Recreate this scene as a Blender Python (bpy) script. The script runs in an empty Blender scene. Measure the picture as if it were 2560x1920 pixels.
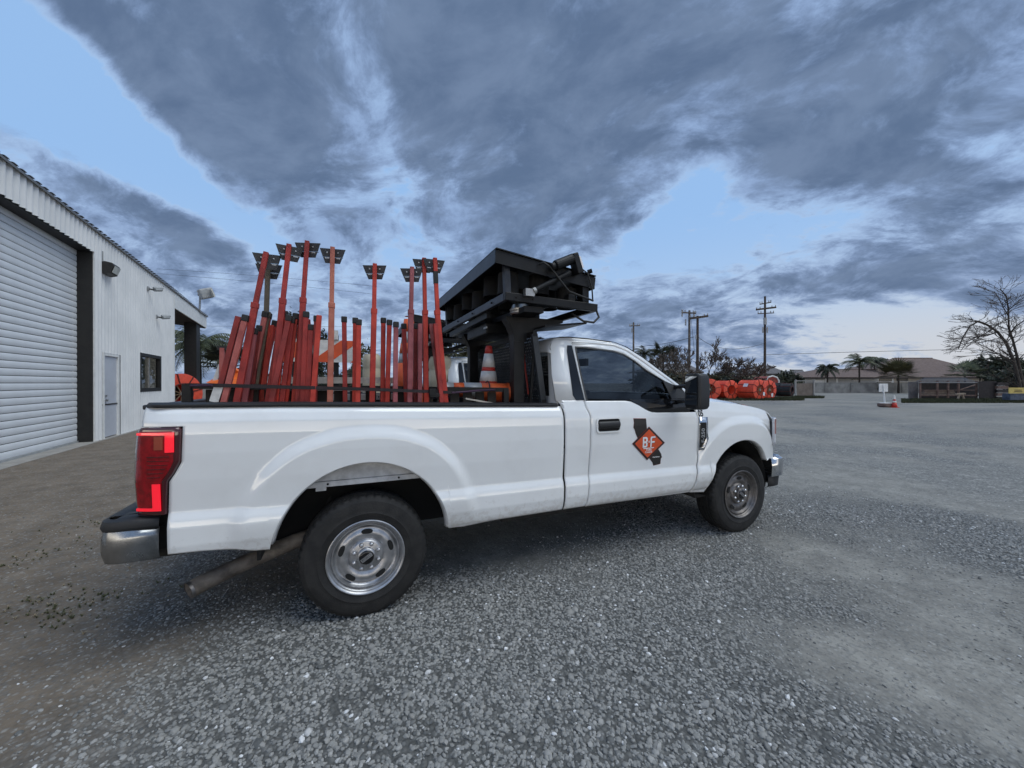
import bpy, bmesh, math, random
import numpy as np
from mathutils import Vector, Matrix, geometry
random.seed(7); rng = np.random.default_rng(7)
R = math.radians
scene = bpy.context.scene
col = scene.collection

# ------------------------------------------------------------------ camera
CAM = Vector((-0.1222, -3.6546, 1.5285)); YAW = 0.4076; PITCH = -0.0023; FOC = 961.0   # FOC in pixels of a 2560 wide frame
FWD = Vector((math.sin(YAW)*math.cos(PITCH), math.cos(YAW)*math.cos(PITCH), math.sin(PITCH)))
RGT = Vector((math.cos(YAW), -math.sin(YAW), 0)); UPV = RGT.cross(FWD)
cd = bpy.data.cameras.new("camera"); cam = bpy.data.objects.new("camera", cd); col.objects.link(cam)
cd.sensor_width = 36; cd.lens = 36*FOC/2560; cd.clip_start = 0.05; cd.clip_end = 3000
cam.matrix_world = Matrix(((RGT.x, UPV.x, -FWD.x, CAM.x), (RGT.y, UPV.y, -FWD.y, CAM.y), (RGT.z, UPV.z, -FWD.z, CAM.z), (0, 0, 0, 1)))
scene.camera = cam
cy = scene.cycles; cy.use_adaptive_sampling = True; cy.adaptive_threshold = .02; cy.max_bounces = 6; cy.diffuse_bounces = 3; cy.glossy_bounces = 3; cy.transmission_bounces = 4; cy.transparent_max_bounces = 12

# ------------------------------------------------------------------ light: dusk sky with broken cloud, soft sun lamp set high at the right to lift the foreground
SUN_EL = 58.0
SUN_AZ = math.degrees(YAW) + 180 - 76            # compass bearing of the sun (0 = +Y, clockwise)
scene.view_settings.view_transform = 'Standard'; scene.view_settings.look = 'None'
scene.view_settings.gamma = 1.0; scene.view_settings.use_curve_mapping = False
scene.view_settings.exposure = 0.0
sl = bpy.data.lights.new("sun", 'SUN'); sl.energy = 1.78; sl.angle = R(46); sl.color = (.985, 1.0, .955)
so = bpy.data.objects.new("sun", sl); col.objects.link(so)
sd = Vector((math.sin(R(SUN_AZ))*math.cos(R(SUN_EL)), math.cos(R(SUN_AZ))*math.cos(R(SUN_EL)), math.sin(R(SUN_EL))))
so.rotation_euler = sd.to_track_quat('Z', 'Y').to_euler()

world = bpy.data.worlds.new("World"); scene.world = world; world.use_nodes = True
wn = world.node_tree; wn.nodes.clear()
class NG:
    """tiny expression helper over a node tree"""
    def __init__(s, t): s.t = t
    def n(s, ty, **k):
        nd = s.t.nodes.new(ty)
        for a, b in k.items(): setattr(nd, a, b)
        return nd
    def put(s, sock, v):
        if hasattr(v, 'links') or isinstance(v, bpy.types.NodeSocket): s.t.links.new(v, sock)
        else: sock.default_value = v
    def m(s, op, a, b=None, c=None, clamp=False):
        nd = s.n('ShaderNodeMath', operation=op, use_clamp=clamp)
        for i, v in enumerate((a, b, c)):
            if v is not None: s.put(nd.inputs[i], v)
        return nd.outputs[0]
    def vm(s, op, a, b=None):
        nd = s.n('ShaderNodeVectorMath', operation=op); s.put(nd.inputs[0], a)
        if b is not None: s.put(nd.inputs[1], b)
        return nd.outputs['Value'] if op == 'DOT_PRODUCT' else nd.outputs[0]
    def noise(s, vec, scale, detail=4, rough=.5, dist=0.0):
        nd = s.n('ShaderNodeTexNoise'); s.put(nd.inputs['Vector'], vec)
        nd.inputs['Scale'].default_value = scale; nd.inputs['Detail'].default_value = detail
        nd.inputs['Roughness'].default_value = rough; nd.inputs['Distortion'].default_value = dist
        return nd.outputs['Fac']
    def ss(s, v, a, b):
        nd = s.n('ShaderNodeMapRange', interpolation_type='SMOOTHSTEP'); s.put(nd.inputs['Value'], v)
        nd.inputs['From Min'].default_value = a; nd.inputs['From Max'].default_value = b
        return nd.outputs[0]
    def mix(s, f, a, b, mode='MIX'):
        nd = s.n('ShaderNodeMix', data_type='RGBA', blend_type=mode); s.put(nd.inputs[0], f)
        for i, v in ((6, a), (7, b)):
            if isinstance(v, tuple): v = (*v[:3], 1)
            s.put(nd.inputs[i], v)
        return nd.outputs[2]
    def comb(s, x, y, z):
        nd = s.n('ShaderNodeCombineXYZ')
        for i, v in enumerate((x, y, z)): s.put(nd.inputs[i], v)
        return nd.outputs[0]

def sky_rf(u, v):
    a, b = (u-1280)/FOC, (957-v)/FOC; n = math.sqrt(1+a*a+b*b); k = b+.35*n; wf = (b/n+.10)/(b/n+.35)
    return a/k, 1/k, wf
# (u, v of the frame -> direction; width across, width along, amount): where the deck is open (-) or dense (+)
SKY_BLOBS = [(10, 60, .13, .30, -.26), (60, 220, .18, .35, -.26), (230, 350, .16, .30, -.20), (400, 450, .13, .30, -.17), (560, 545, .13, .35, -.14), (720, 640, .12, .40, -.08), (40, 330, .2, .2, -.08),
             (260, 60, .10, .25, .13), (400, 190, .12, .28, .13), (540, 330, .13, .30, .12), (700, 440, .15, .35, .11),
             (150, 400, .10, .18, .12), (280, 460, .13, .26, .15), (430, 545, .14, .30, .15), (560, 630, .16, .35, .14), (330, 660, .3, .4, .05), (560, 720, .12, .3, -.06),
             (700, 250, .20, .35, .10), (900, 430, .22, .4, .08), (1250, 300, .45, .5, .12), (1100, 80, .5, .3, .12), (925, 200, .06, .22, -.12), (940, 380, .09, .32, -.12), (900, 470, .08, .25, -.08), (1010, 520, .10, .4, -.08), (430, 130, .04, .16, -.10), (800, 560, .06, .3, -.06), (930, 670, .2, .4, -.03),
             (1770, 460, .11, .16, -.22), (1650, 600, .20, .28, -.15), (1860, 570, .24, .24, -.16), (2060, 545, .28, .20, -.10), (1800, 660, .4, .30, -.12), (1480, 700, .35, .4, -.11), (2400, 360, .40, .07, -.13),
             (2100, 200, .6, .35, .17), (2280, 440, .4, .14, .12), (1960, 390, .30, .14, .12), (1380, 540, .28, .4, .14), (1560, 560, .06, .12, .08), (1900, 620, .09, .10, .10), (1720, 640, .07, .08, .10), (2150, 600, .20, .10, .10), (1620, 660, .08, .10, .08),
             (1700, 765, .6, .26, .13), (1950, 725, .45, .20, .16), (2200, 680, .45, .18, .16), (2480, 630, .5, .16, .15), (2300, 590, .3, .08, -.06), (2150, 790, .9, .26, -.14), (2480, 745, .55, .12, .16), (1600, 850, 1.2, .7, .07), (2350, 860, 1.5, .9, -.15), (300, 790, .8, .6, .04), (2250, 765, .5, .07, .13), (1900, 860, .35, .12, .12)]
def build_sky():
    g = NG(wn)
    tc = g.n('ShaderNodeTexCoord').outputs['Generated']
    nish = g.n('ShaderNodeTexSky', sky_type='NISHITA', sun_disc=False, sun_elevation=R(SUN_EL), sun_rotation=R(SUN_AZ), altitude=100, air_density=1.0, dust_density=1.2, ozone_density=2.0)
    sep = g.n('ShaderNodeSeparateXYZ'); g.put(sep.inputs[0], tc)
    dz = g.m('MAXIMUM', sep.outputs[2], 0.0); den = g.m('ADD', dz, 0.35)
    # a flat cloud deck seen in perspective: r across, f along the view
    r_ = g.m('DIVIDE', g.vm('DOT_PRODUCT', tc, tuple(RGT)), den); f_ = g.m('DIVIDE', g.vm('DOT_PRODUCT', tc, (FWD.x, FWD.y, 0)), den)
    pos = g.comb(g.m('ADD', r_, g.m('MULTIPLY', f_, .25)), g.m('MULTIPLY', f_, 1.15), 0.0)
    warp = g.n('ShaderNodeTexNoise'); g.put(warp.inputs['Vector'], pos); warp.inputs['Scale'].default_value = 2.2; warp.inputs['Detail'].default_value = 2
    wv = g.vm('SCALE', g.vm('SUBTRACT', warp.outputs['Color'], (.5, .5, .5))); wv.node.inputs['Scale'].default_value = .28
    p2 = g.vm('ADD', pos, wv)
    mid = g.noise(p2, 3.4, 6, .60); fine = g.noise(p2, 11.0, 5, .66)
    dens = g.m('ADD', g.m('MULTIPLY', mid, .57), g.m('MULTIPLY', fine, .43))
    cov = .055
    for (u, v, sr, sf, amp) in SKY_BLOBS:
        r0, f0, wf = sky_rf(u, v); sr *= wf; sf *= wf
        d = g.vm('MULTIPLY', g.vm('SUBTRACT', g.comb(r_, f_, 0.0), (r0, f0, 0)), (1/sr, 1/sf, 0))
        cov = g.m('ADD', g.m('MULTIPLY', g.m('EXPONENT', g.m('MULTIPLY', g.vm('DOT_PRODUCT', d, d), -1.0)), amp), cov)
    d = g.m('ADD', dens, cov)
    cl = g.ss(d, .44, .625); thick = g.ss(d, .52, .72)
    # thin high streaks, drawn out along the wind, veil part of the open sky
    den2 = g.m('ADD', dz, .14); r2 = g.m('DIVIDE', g.vm('DOT_PRODUCT', tc, tuple(RGT)), den2); f2 = g.m('DIVIDE', g.vm('DOT_PRODUCT', tc, (FWD.x, FWD.y, 0)), den2)
    thin = g.noise(g.vm('ADD', g.comb(g.m('MULTIPLY', r2, 1.0), g.m('SUBTRACT', g.m('MULTIPLY', f2, 1.1), g.m('MULTIPLY', r2, .12)), 3.0), wv), 2.6, 6, .66)
    thin = g.m('MULTIPLY', g.ss(g.m('ADD', thin, g.m('MULTIPLY', cov, .55)), .50, .66), .62)
    elev = dz
    sky = g.vm('SCALE', nish.outputs[0]); sky.node.inputs['Scale'].default_value = .06
    hz = g.ss(elev, .40, .0)
    veil = g.mix(hz, (.36, .60, .98), (.60, .74, .92))
    sky = g.mix(.82, sky, veil)
    east = g.ss(g.vm('DOT_PRODUCT', tc, tuple(RGT)), .0, .80)
    sky = g.mix(g.m('MULTIPLY', g.m('MULTIPLY', east, g.ss(elev, .24, .03)), .75), sky, (.64, .63, .645))
    sky = g.mix(g.m('MULTIPLY', g.ss(d, .44, .52), .28), sky, (.64, .76, .92))
    ctex = g.noise(p2, 6.0, 5, .62)
    cdark = g.mix(g.ss(ctex, .3, .7), (.098, .152, .262), (.162, .230, .362))
    clite = g.mix(hz, (.262, .375, .605), (.27, .36, .55))
    sky = g.mix(thin, sky, clite)
    full = g.mix(g.m('MULTIPLY', cl, .95), sky, g.mix(thick, clite, cdark))
    west = g.vm('DOT_PRODUCT', tc, (-math.sin(YAW+.3), -math.cos(YAW+.3), 0))        # after-glow along the horizon behind the camera
    glow = g.m('MULTIPLY', g.ss(west, .0, .6), g.ss(elev, .15, .04))
    warm = g.mix(glow, full, (3.5, 3.15, 2.65))
    fin = g.mix(g.ss(sep.outputs[2], -.002, -.03), warm, (.12, .12, .12))
    bg = g.n('ShaderNodeBackground'); g.put(bg.inputs[0], fin); bg.inputs[1].default_value = 1.0
    out = g.n('ShaderNodeOutputWorld'); wn.links.new(bg.outputs[0], out.inputs[0])
build_sky()

# ------------------------------------------------------------------ measuring helpers (2560 x 1920 frame)
def ray(u, v): return FWD + RGT*((u-1280)/FOC) + UPV*((960-v)/FOC)
def at(u, v, d): return CAM + ray(u, v)*d                                  # point at depth d
def on_y(u, v, y): r = ray(u, v); return CAM + r*((y-CAM.y)/r.y)
def on_z(u, v, z=0.0): r = ray(u, v); return CAM + r*((z-CAM.z)/r.z)
def gp(u, d): q = at(u, 958, d); return Vector((q.x, q.y, 0))
def hz_(v, d): return CAM.z + (957.8-v)*d/FOC

# ------------------------------------------------------------------ materials
MATS = {}
def mat(name, c, rough=.6, metal=0.0, var=.12, vs=6.0, bump=0.0, bs=60.0, c2=None, coat=0.0, emit=None, es=0.0, detail=5, spec=.5, rv=0.0):
    if name in MATS: return MATS[name]
    m = bpy.data.materials.new(name); m.use_nodes = True; g = NG(m.node_tree); b = m.node_tree.nodes['Principled BSDF']
    tc = g.n('ShaderNodeTexCoord').outputs['Object']
    nz = g.noise(tc, vs, detail, .6)
    f = g.ss(nz, .3, .7)
    lo = tuple(max(0, x*(1-var)) for x in c); hi = c2 if c2 else tuple(min(1, x*(1+var)) for x in c)
    g.put(b.inputs['Base Color'], g.mix(f, lo, hi))
    b.inputs['Metallic'].default_value = metal; b.inputs['Specular IOR Level'].default_value = spec
    if rv: g.put(b.inputs['Roughness'], g.m('ADD', g.m('MULTIPLY', g.noise(tc, vs*2.3, 4, .6), rv*2), rough-rv, clamp=True))
    else: b.inputs['Roughness'].default_value = rough
    if coat: b.inputs['Coat Weight'].default_value = coat; b.inputs['Coat Roughness'].default_value = .04
    if bump:
        bn = g.n('ShaderNodeBump'); bn.inputs['Strength'].default_value = bump; bn.inputs['Distance'].default_value = .01
        g.put(bn.inputs['Height'], g.noise(tc, bs, 5, .6)); g.put(b.inputs['Normal'], bn.outputs[0])
    if emit: b.inputs['Emission Color'].default_value = (*emit, 1); b.inputs['Emission Strength'].default_value = es
    MATS[name] = m; return m

def glass_mat(name, tint, gl=1.0, ior=1.5):
    m = bpy.data.materials.new(name); m.use_nodes = True; t = m.node_tree; t.nodes.clear(); g = NG(t)
    tr = g.n('ShaderNodeBsdfTransparent'); tr.inputs[0].default_value = (*tint, 1)
    go = g.n('ShaderNodeBsdfGlossy'); go.inputs[0].default_value = (gl, gl, gl, 1); go.inputs['Roughness'].default_value = .015
    fr = g.n('ShaderNodeFresnel'); bf = g.n('ShaderNodeNewGeometry').outputs['Backfacing']; g.put(fr.inputs[0], g.m('ADD', g.m('MULTIPLY', bf, 1/ior-ior), ior))
    mx = g.n('ShaderNodeMixShader'); t.links.new(fr.outputs[0], mx.inputs[0]); t.links.new(tr.outputs[0], mx.inputs[1]); t.links.new(go.outputs[0], mx.inputs[2])
    o = g.n('ShaderNodeOutputMaterial'); t.links.new(mx.outputs[0], o.inputs[0]); MATS[name] = m; return m

# ------------------------------------------------------------------ mesh builder
class MB:
    def __init__(s): s.v = []; s.f = []
    def add(s, vs, fs):
        o = len(s.v); s.v += [tuple(x) for x in vs]; s.f += [tuple(o+i for i in f) for f in fs]; return s
    def box(s, c, size, rot=None):
        x, y, z = (a/2 for a in size); vs = [Vector((i*x, j*y, k*z)) for i in (-1, 1) for j in (-1, 1) for k in (-1, 1)]
        if rot is not None: vs = [rot @ q for q in vs]
        c = Vector(c)
        return s.add([q+c for q in vs], [(0, 1, 3, 2), (4, 6, 7, 5), (0, 4, 5, 1), (2, 3, 7, 6), (0, 2, 6, 4), (1, 5, 7, 3)])
    def bb(s, a, b): return s.box([(a[i]+b[i])/2 for i in range(3)], [abs(b[i]-a[i]) for i in range(3)])
    def bar(s, p0, p1, w, h=None, up=(0, 0, 1)):
        p0, p1 = Vector(p0), Vector(p1); d = (p1-p0); L = d.length; d.normalize(); up = Vector(up)
        if abs(d.dot(up)) > .99: up = Vector((1, 0, 0))
        sx = d.cross(up).normalized(); sz = sx.cross(d)
        return s.box((p0+p1)/2, (w, L, h or w), Matrix((sx, d, sz)).transposed())
    def cyl(s, p0, p1, r0, r1=None, n=14, caps=True):
        r1 = r0 if r1 is None else r1
        return s.tube([p0, p1], [r0, r1], n, caps)
    def tube(s, path, rad, n=8, caps=True):
        path = [Vector(q) for q in path]; k = len(path)
        if not hasattr(rad, '__len__'): rad = [rad]*k
        up = None; rings = []
        for i, q in enumerate(path):
            d = (path[min(i+1, k-1)]-path[max(i-1, 0)]).normalized()
            if up is None: up = Vector((0, 0, 1)) if abs(d.z) < .9 else Vector((1, 0, 0))
            sx = d.cross(up); sx.normalize(); sy = sx.cross(d); up = sy
            rings.append([q+sx*(rad[i]*math.cos(2*math.pi*j/n))+sy*(rad[i]*math.sin(2*math.pi*j/n)) for j in range(n)])
        vs = [v for r in rings for v in r]; fs = []
        for i in range(k-1):
            for j in range(n):
                a, b = i*n+j, i*n+(j+1) % n; fs.append((a, b, b+n, a+n))
        if caps: fs.append(tuple(range(n-1, -1, -1))); fs.append(tuple((k-1)*n+j for j in range(n)))
        return s.add(vs, fs)
    def lathe(s, prof, c=(0, 0, 0), axis='Y', n=48, mod=None):
        """prof: (r, a) pairs; a runs along the axis"""
        c = Vector(c); vs = []
        for i in range(n):
            t = 2*math.pi*i/n
            for k, (r, a) in enumerate(prof):
                rr = r+(mod(i, k) if mod else 0)
                x, y = rr*math.cos(t), rr*math.sin(t)
                vs.append(c+Vector((x, a, y) if axis == 'Y' else (x, y, a) if axis == 'Z' else (a, x, y)))
        m = len(prof); fs = []
        for i in range(n):
            j = (i+1) % n
            for k in range(m-1): fs.append((i*m+k, i*m+k+1, j*m+k+1, j*m+k))
        return s.add(vs, fs)
    def prism(s, poly, fn, d0, d1):
        """poly in 2d, fn(a, b, d) -> 3d"""
        n = len(poly); tri = geometry.tessellate_polygon([[Vector((a, b, 0)) for a, b in poly]])
        vs = [fn(a, b, d0) for a, b in poly]+[fn(a, b, d1) for a, b in poly]
        fs = [tuple(t) for t in tri]+[tuple(n+i for i in reversed(t)) for t in tri]
        fs += [(i, (i+1) % n, n+(i+1) % n, n+i) for i in range(n)]
        return s.add(vs, fs)
    def grid(s, pts):
        """pts[i][j] -> vector"""
        a, b = len(pts), len(pts[0])
        return s.add([q for row in pts for q in row], [(i*b+j, i*b+j+1, (i+1)*b+j+1, (i+1)*b+j) for i in range(a-1) for j in range(b-1)])
    def mesh(s, name):
        me = bpy.data.meshes.new(name); me.from_pydata(s.v, [], s.f); me.validate(); me.update(); return me
    def build(s, name, m, parent=None, smooth=False, bevel=0, solid=0, recalc=True, angle=40, label=None):
        me = s.mesh(name)
        if recalc:
            b = bmesh.new(); b.from_mesh(me); bmesh.ops.remove_doubles(b, verts=b.verts, dist=1e-5); bmesh.ops.recalc_face_normals(b, faces=b.faces); b.to_mesh(me); b.free()
        if m is not None: me.materials.append(MATS[m] if isinstance(m, str) else m)
        o = bpy.data.objects.new(name, me); col.objects.link(o)
        if smooth:
            for p in me.polygons: p.use_smooth = True
            if smooth == 'auto': me.set_sharp_from_angle(angle=R(angle))
        if solid:
            md = o.modifiers.new('s', 'SOLIDIFY'); md.thickness = abs(solid); md.offset = 1 if solid > 0 else -1
        if bevel:
            md = o.modifiers.new('b', 'BEVEL'); md.width = bevel; md.segments = 2; md.limit_method = 'ANGLE'
        if parent is not None: setp(o, parent)
        if label: o['label'] = label
        return o
def setp(o, parent):
    o.parent = parent; o.matrix_parent_inverse = world_m(parent).inverted()
def world_m(o):
    m = o.matrix_basis.copy()
    if o.parent is not None: m = world_m(o.parent) @ o.matrix_parent_inverse @ m
    return m
def tag(o, label, cat, group=None, kind=None):
    if label: o['label'] = label
    if cat: o['category'] = cat
    if group: o['group'] = group
    if kind: o['kind'] = kind
    return o
def thing(name, label, cat, loc=(0, 0, 0), group=None, rz=0.0):
    o = bpy.data.objects.new(name, None); o.empty_display_size = .1; o.location = loc; o.rotation_euler = (0, 0, rz); col.objects.link(o)
    return tag(o, label, cat, group)
def copy_tree(o, parent=None, skip=()):
    c = o.copy(); col.objects.link(c)
    if parent is not None: c.parent = parent; c.matrix_parent_inverse = o.matrix_parent_inverse
    for ch in o.children:
        if ch.name.split('.')[0] not in skip: copy_tree(ch, c, skip)
    return c
def mirror_copy(o, parent):
    """copy of a part flipped to the other side of y = 0 (parts are modelled in world coordinates)"""
    c = o.copy(); col.objects.link(c); c.parent = parent
    c.matrix_parent_inverse = o.matrix_parent_inverse
    c.matrix_basis = Matrix.Scale(-1, 4, (0, 1, 0)) @ o.matrix_basis
    for ch in o.children:
        if ch.name.startswith(('logo_', 'unit_number')): continue                # lettering would read backwards
        d = ch.copy(); col.objects.link(d); d.parent = c; d.matrix_parent_inverse = ch.matrix_parent_inverse
    return c
def table(pts, n=500, blur=9):
    """smoothed piecewise-linear curve"""
    xs = np.array([q[0] for q in pts]); ys = np.array([q[1] for q in pts]); t = np.linspace(xs[0], xs[-1], n); y = np.interp(t, xs, ys)
    k = np.ones(blur)/blur; y = np.convolve(np.pad(y, blur//2, mode='edge'), k, 'valid')
    return lambda q: float(np.interp(q, t, y))
def lin(pts):
    xs = [q[0] for q in pts]; ys = [q[1] for q in pts]
    return lambda q: float(np.interp(q, xs, ys))
def sstep(a, b, x):
    t = min(1, max(0, (x-a)/(b-a))); return t*t*(3-2*t)
_txt = {}
def text2d(s, size=1.0, bold=0.0):
    """flat lettering as 2d vertices and faces, centred"""
    cu = bpy.data.curves.new('t', 'FONT'); cu.body = s; cu.size = size; cu.align_x = 'CENTER'; cu.align_y = 'CENTER'; cu.resolution_u = 3; cu.offset = bold
    o = bpy.data.objects.new('t', cu); col.objects.link(o); bpy.context.view_layer.update()
    me = bpy.data.meshes.new_from_object(o); vs = [(v.co.x, v.co.y) for v in me.vertices]; fs = [tuple(p.vertices) for p in me.polygons]
    bpy.data.objects.remove(o); bpy.data.curves.remove(cu); bpy.data.meshes.remove(me); return vs, fs
# ------------------------------------------------------------------ materials of the vehicles
def paint_mat():
    m = bpy.data.materials.new('white_paint'); m.use_nodes = True; g = NG(m.node_tree); b = m.node_tree.nodes['Principled BSDF']
    tc = g.n('ShaderNodeTexCoord').outputs['Object']
    sp = g.n('ShaderNodeSeparateXYZ'); g.put(sp.inputs[0], tc)
    dust = g.m('MULTIPLY', g.ss(g.noise(tc, 3.2, 6, .65), .42, .75), .55)
    low = g.ss(sp.outputs[2], .80, .48)                                        # road dust gathers on the rocker panels
    splash = g.ss(g.m('ADD', g.noise(tc, 22, 6, .7), g.m('MULTIPLY', low, .16)), .62, .72)
    f = g.m('ADD', g.m('MULTIPLY', dust, .22), g.m('MULTIPLY', g.m('MULTIPLY', splash, low), .45), clamp=True)
    g.put(b.inputs['Base Color'], g.mix(f, (.80, .815, .815), (.46, .43, .39)))
    g.put(b.inputs['Roughness'], g.m('ADD', g.m('MULTIPLY', f, .5), .13))
    b.inputs['Coat Weight'].default_value = 1.0; b.inputs['Coat Roughness'].default_value = .03
    MATS['white_paint'] = m
paint_mat()
mat('black_plastic', (.018, .019, .021), .48, bump=.15, bs=300)
mat('black_gloss', (.006, .006, .007), .12, coat=.2)
mat('underbody', (.018, .017, .016), .85, var=.4, vs=9)
mat('liner', (.012, .012, .012), .95)
mat('chrome', (.62, .63, .65), .16, 1.0, rv=.05)
mat('dull_chrome', (.30, .31, .32), .24, 1.0, var=.25, vs=7, rv=.12)
mat('steel_rim', (.42, .425, .44), .34, .8, var=.18, vs=14, rv=.1)
mat('steel_rim_dark', (.16, .15, .145), .45, .75, var=.3, vs=14, rv=.1)
mat('rubber', (.010, .010, .011), .70, var=.4, vs=11, bump=.2, bs=90, c2=(.019, .0185, .018))
mat('lens_red', (.26, .001, .006), .14, coat=.35, var=.3, vs=30)
mat('lens_dark', (.055, .003, .006), .12, coat=1.0)
mat('lens_bright', (.85, .012, .03), .18, coat=1.0, emit=(1, .01, .03), es=.55)  # emission added so the red tail-lamp segments glow
mat('lens_amber', (.35, .06, .03), .15, coat=1.0)
mat('lens_clear', (.55, .57, .6), .08, coat=1.0)
mat('rust_pipe', (.15, .13, .112), .7, .4, var=.4, vs=12, bump=.2)
mat('cloth_dark', (.012, .012, .013), .9)
mat('black_steel', (.008, .0085, .0095), .45, 0, var=.35, vs=8, rv=.1, spec=.3)
mat('black_steel_lit', (.032, .038, .050), .42, .2, var=.3, vs=8)  # black steel with skylight on the board's rear side put into the colour
mat('galvanised', (.40, .40, .39), .38, .85, var=.2, vs=10)
mat('rack_grey', (.035, .04, .046), .45, .2)
mat('decal_orange', (.66, .085, .020), .45)
mat('decal_black', (.020, .016, .014), .30, coat=.4)
mat('decal_red', (.22, .02, .012), .45)
mat('decal_white', (.82, .80, .80), .5)
mat('letter_black', (.02, .02, .022), .5)
mat('inner_paint', (.52, .53, .54), .5, var=.2, vs=12)
glass_mat('tinted_glass', (.17, .18, .195)); glass_mat('clear_glass', (.75, .8, .8)); glass_mat('rear_glass', (.55, .57, .6)); glass_mat('mirror_glass', (.0, .0, .0), .9, 6.0)

# ------------------------------------------------------------------ body surface of the pickup: half width as a function of x and z
bed_up = table([(0, .982), (.10, .986), (.3, .996), (.55, 1.002), (.74, 1.001), (.86, .994), (.945, .974), (1, .945)])
cab_up = table([(0, .982), (.12, .986), (.4, .998), (.64, 1.001), (.76, .997), (.86, .984), (.94, .968), (1, .955)])
low_pr = table([(0, .982), (.03, .983), (.16, .998), (.28, 1.005), (.6, 1.003), (.82, .990), (.93, .978), (1, .960), (1.6, .93)])
crease = lin([(-1.2, .834), (-.44, .803), (.9, .779), (1.72, .770), (2.92, .748), (4.2, .725)])
bedtop = lin([(-1.2, 1.397), (-.48, 1.389), (1.45, 1.342)])
cabtop = lin([(1.4, 1.392), (2.1, 1.385), (2.9, 1.36), (4.3, 1.25)])
def smin_e(dx, dz, a, c, n=2.0):
    return (abs(dx/a)**n+abs(max(dz, 0)/c)**n)**(1/n)
def flare(x, z):
    b = 0
    e = smin_e(x-.0, z-.45, .545, .571, 2.3)
    if e < 1.6: b = max(b, .030*sstep(1.42, 1.26, e)*sstep(.48, .72, z))
    e = smin_e(x-3.578, z-.45, .485, .505, 2.3)
    if e < 1.6: b = max(b, .030*sstep(1.50, 1.32, e)*sstep(.46, .66, z))
    return b
def halfw(x, z):
    zc = crease(x)
    if z >= zc:
        if x < 1.48: y = bed_up((z-zc)/(bedtop(x)-zc))
        else: y = cab_up((z-zc)/(cabtop(x)-zc))
    else: y = low_pr((zc-z)/(zc-.50))
    if x < -.98: y -= .062*((-.98-x)/.19)**2
    if x > 3.55: y -= .095*((x-3.55)/.65)**2.2
    return y+flare(x, z)
def green(z): return .955-.30*(z-1.385)            # leaning greenhouse
def side(x, z, off=0.0): return Vector((x, -(halfw(x, z)+off), z))
def loft(xl, xr, zl, zt, nx, nz, stations=None, off=0.0):
    """panel on the right-hand side between two seams (functions of z) and two edges (functions of x)"""
    ss = stations if stations is not None else np.linspace(0, 1, nx); rows = []
    for s_ in ss:
        r = []
        for j in range(nz):
            t = j/(nz-1); z = 1.0; x = xl(1.0)*(1-s_)+xr(1.0)*s_
            for _ in range(5):
                z = zl(x)*(1-t)+zt(x)*t; x = xl(z)*(1-s_)+xr(z)*s_
            r.append(side(x, z, off))
        rows.append(r)
    return rows
def arch(x, x0, a, zc, c):
    d = (x-x0)/a
    return zc+c*math.sqrt(max(0, 1-d*d)) if abs(d) < 1 else None
def poly_y(poly, yfn, holes=(), cuts=0):
    loops = [[Vector((a, b, 0)) for a, b in poly]]+[[Vector((a, b, 0)) for a, b in h] for h in holes]
    tri = geometry.tessellate_polygon(loops); vs = [q for l in loops for q in l]
    b = bmesh.new(); bv = [b.verts.new((q.x, 0, q.y)) for q in vs]
    for t in tri:
        try: b.faces.new([bv[i] for i in t])
        except ValueError: pass
    if cuts: bmesh.ops.subdivide_edges(b, edges=b.edges, cuts=cuts, use_grid_fill=True)
    for v in b.verts: v.co.y = yfn(v.co.x, v.co.z)
    b.verts.index_update()
    m = MB(); m.add([v.co.copy() for v in b.verts], [[v.index for v in f.verts] for f in b.faces]); b.free(); return m

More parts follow.
